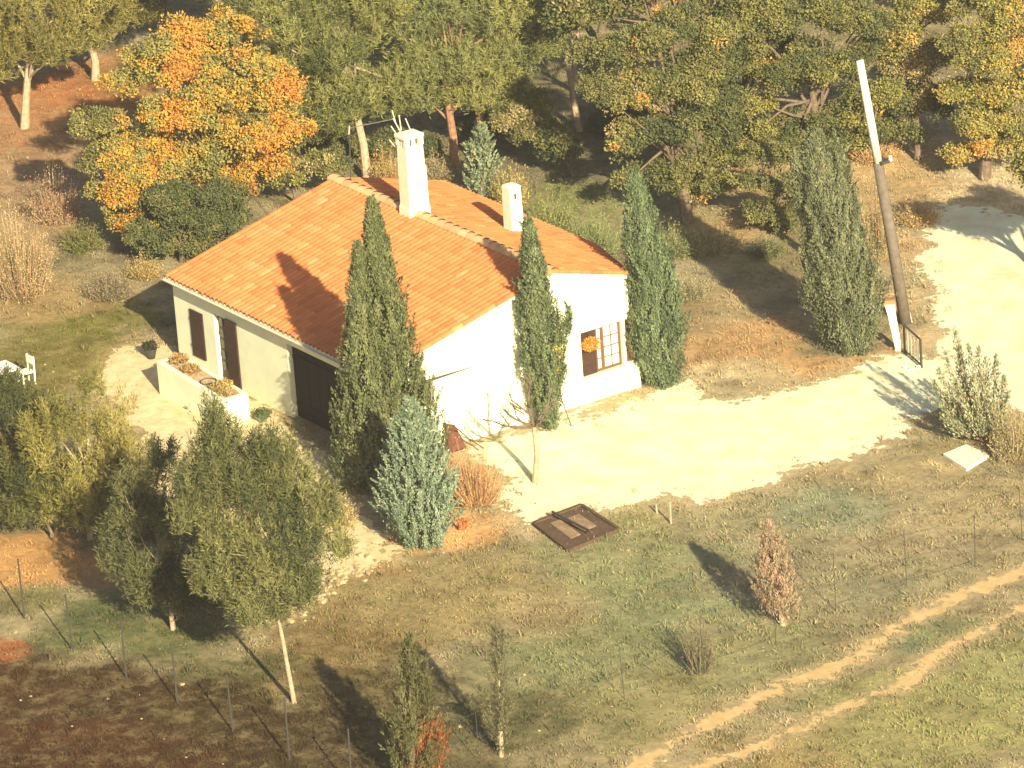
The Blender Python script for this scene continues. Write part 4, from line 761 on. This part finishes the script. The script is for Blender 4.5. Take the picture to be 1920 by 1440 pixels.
for (u, v, lab) in ((1697,692,'leftmost of the three white stones below the gate post'),(1708,694,'middle of the three white stones below the gate post'),(1722,690,'rightmost of the three white stones below the gate post'),(1655,640,'white stone under the broad feathery cypress')):
    q = gnd(u, v); s = MB(); s.hexa([q+np.array(c_)*.06 for c_ in [(-1,-1,-.3),(1,-1,-.3),(1,1,-.3),(-1,1,-.3),(-.7,-.6,1.4),(.6,-.7,1.3),(.7,.6,1.5),(-.6,.7,1.2)]])
    tag(s.build('kerb_stone', M['white'], bevel=.015), lab, 'stone')
# square slab, timber pit cover, stakes
def ground_quad(pts, z0, z1): q = [gnd(*p_) for p_ in pts]; return [c_+(0, 0, z0) for c_ in q]+[c_+(0, 0, z1) for c_ in q]
tag(MB().hexa(ground_quad([(1812,884),(1856,858),(1812,838),(1768,856)], -.05, .09)).build('concrete_slab', M['concrete'], bevel=.015), 'square pale concrete slab at the far end of the drive', 'slab')
q4 = [gnd(*c_) for c_ in ((1066,1036),(1160,996),(1090,951),(1001,985))]
cf = empty('cold_frame', q4[0], 'square brown timber frame lying on the grass by the drive', 'cold frame')
fr = MB()
for i in range(4): fr.bar(q4[i]+(0, 0, .04), q4[(i+1) % 4]*.985+q4[i]*.015+(0, 0, .04), .09, .12)
fr.build('frame', M['timber'], cf); ctr = sum(q4)/4
MB().hexa([c_*.94+ctr*.06+(0, 0, .01) for c_ in q4]+[c_*.94+ctr*.06+(0, 0, .06) for c_ in q4]).build('base_board', M['timber'], cf)
def inq(a_, b_): return q4[3]*(1-a_)*(1-b_)+q4[0]*a_*(1-b_)+q4[2]*(1-a_)*b_+q4[1]*a_*b_
for (a0, a1, b0_, b1_) in ((.18,.75,.22,.42),(.22,.70,.50,.78)):
    c4 = [inq(a0, b0_), inq(a1, b0_), inq(a1, b1_), inq(a0, b1_)]; MB().hexa([c_+(0, 0, .065) for c_ in c4]+[c_+(0, 0, .085) for c_ in c4]).build('sheet', M['oldsheet'], cf)
MB().bar(inq(.05, .36)+(0, 0, .24), inq(.92, .50)+(0, 0, .24), .05).build('lath', M['iron'], cf)
for (u, v, vt, lab) in ((1258,982,940,'short wooden stake at the lower edge of the drive'),(1232,962,946,'tiny stub of a stake left of the short one')):
    b_ = gnd(u, v); tag(MB().tube([b_-(0, 0, .1), above(b_, u-2, vt)], [.03, .025], 7).build('stake', M['palebark']), lab, 'stake')
# tipped wheelbarrow against the gable
wb = np.array([L+.05, 2.0, 0]); wr = empty('wheelbarrow', wb, 'rust-brown wheelbarrow tipped up against the white gable wall', 'wheelbarrow')
t_ = MB(); B = [(L+.42,1.62,.02),(L+.42,2.22,.02),(L+.08,2.10,.66),(L+.08,1.80,.78)]; Fo = [(L+.52,1.72,.10),(L+.52,2.12,.10),(L+.28,2.02,.60),(L+.28,1.86,.66)]
t_.add(B+Fo, [(4,5,6,7),(0,1,5,4),(1,2,6,5),(2,3,7,6),(3,0,4,7),(3,2,1,0)]); t_.build('tray', M['rust'], wr, bevel=.02)
for dy in (0, .42): MB().tube([(L+.10, 1.86+dy*.5, .62), (L+.48, 2.10+dy*.4, .30), (L+.80, 2.36+dy*.4, .04)], .018, 6).build('handle', M['timber'], wr)
wh = MB(); wc = np.array([L+.16, 1.48, .15]); wh.tube([wc+(.14*math.cos(a_), 0.0, .14*math.sin(a_)) for a_ in np.linspace(0, 2*math.pi, 17)], .028, 6); wh.bar(wc-(.13, 0, 0), wc+(.13, 0, 0), .02); wh.bar(wc-(0, 0, .13), wc+(0, 0, .13), .02); wh.build('wheel', M['iron'], wr)
# white garden table and chair at the left edge
tb_ = gnd(4, 735); tr = empty('garden_table', tb_, 'white garden table cut by the left edge of the picture', 'table')
MB().box(tb_+(-.45,-.45,.70), tb_+(.45,.45,.74)).build('tabletop', M['white'], tr, bevel=.01)
for dx in (-.38, .38):
    for dy in (-.38, .38): MB().bar(tb_+(dx, dy, 0), tb_+(dx, dy, .699), .05).build('leg', M['white'], tr)
cb = gnd(50, 722); cr_ = empty('garden_chair', cb, 'white garden chair right of the white table', 'chair')
MB().box(cb+(-.2,-.2,.40), cb+(.2,.2,.43)).build('seat', M['white'], cr_)
MB().box(cb+(-.2,.17,.62), cb+(.2,.20,.86)).build('backrest', M['white'], cr_)
for dx in (-.18, .18): MB().bar(cb+(dx,-.18,0), cb+(dx,-.18,.399), .035).build('leg', M['white'], cr_); MB().bar(cb+(dx,.185,0), cb+(dx,.21,.86), .035).build('leg', M['white'], cr_)
# wire fences: thin iron posts and strands
def fence(uvs, tops, label, h=None, pr=.02):
    bs = [gnd(*q_) for q_ in uvs]; root = empty('wire_fence', bs[0], label, 'fence'); tp = []
    for i, b_ in enumerate(bs):
        t1 = b_+(0, 0, h*(.93+.12*rng.random()))+np.append(rng.normal(size=2)*.03, 0); tp.append(t1); MB().tube([b_-(0, 0, .1), t1], [pr, pr*.8], 6).build('post', M['iron'], root)
    w_ = MB()
    for f_ in (.12, .5, .93):
        for i in range(len(bs)-1): a_ = bs[i]*(1-f_)+tp[i]*f_; b_ = bs[i+1]*(1-f_)+tp[i+1]*f_; w_.tube([a_, (a_+b_)/2-(0, 0, .02), b_], .0035, 4)
    w_.build('wire', M['iron'], root)
fence([(-50,1106),(46,1160),(137,1222),(237,1272),(333,1318),(437,1372),(543,1425),(660,1485)], None, 'iron-post wire fence crossing the lower left corner', 1.62, .028)
fence([(780,1485),(900,1432),(1046,1390),(1171,1310),(1317,1256),(1455,1207),(1567,1145),(1700,1100),(1828,1062),(1917,1012),(2010,975)], None, 'iron-post wire fence beside the ochre track', 1.5, .011)

# ------------------------------------------------------------------ haze
hz = MB().box((-640, -440, -1), (440, 640, 62)); hm = bpy.data.materials.new('warm_haze'); hm.use_nodes = True; t = hm.node_tree; t.nodes.clear()
o_ = t.nodes.new('ShaderNodeOutputMaterial'); v_ = t.nodes.new('ShaderNodeVolumePrincipled'); v_.inputs['Density'].default_value = .00036; v_.inputs['Color'].default_value = (.95, .93, .88, 1); v_.inputs['Anisotropy'].default_value = .2
t.links.new(v_.outputs[0], o_.inputs['Volume']); tag(hz.build('haze', hm), 'thin warm haze hanging over the whole place', 'haze', kind='stuff')
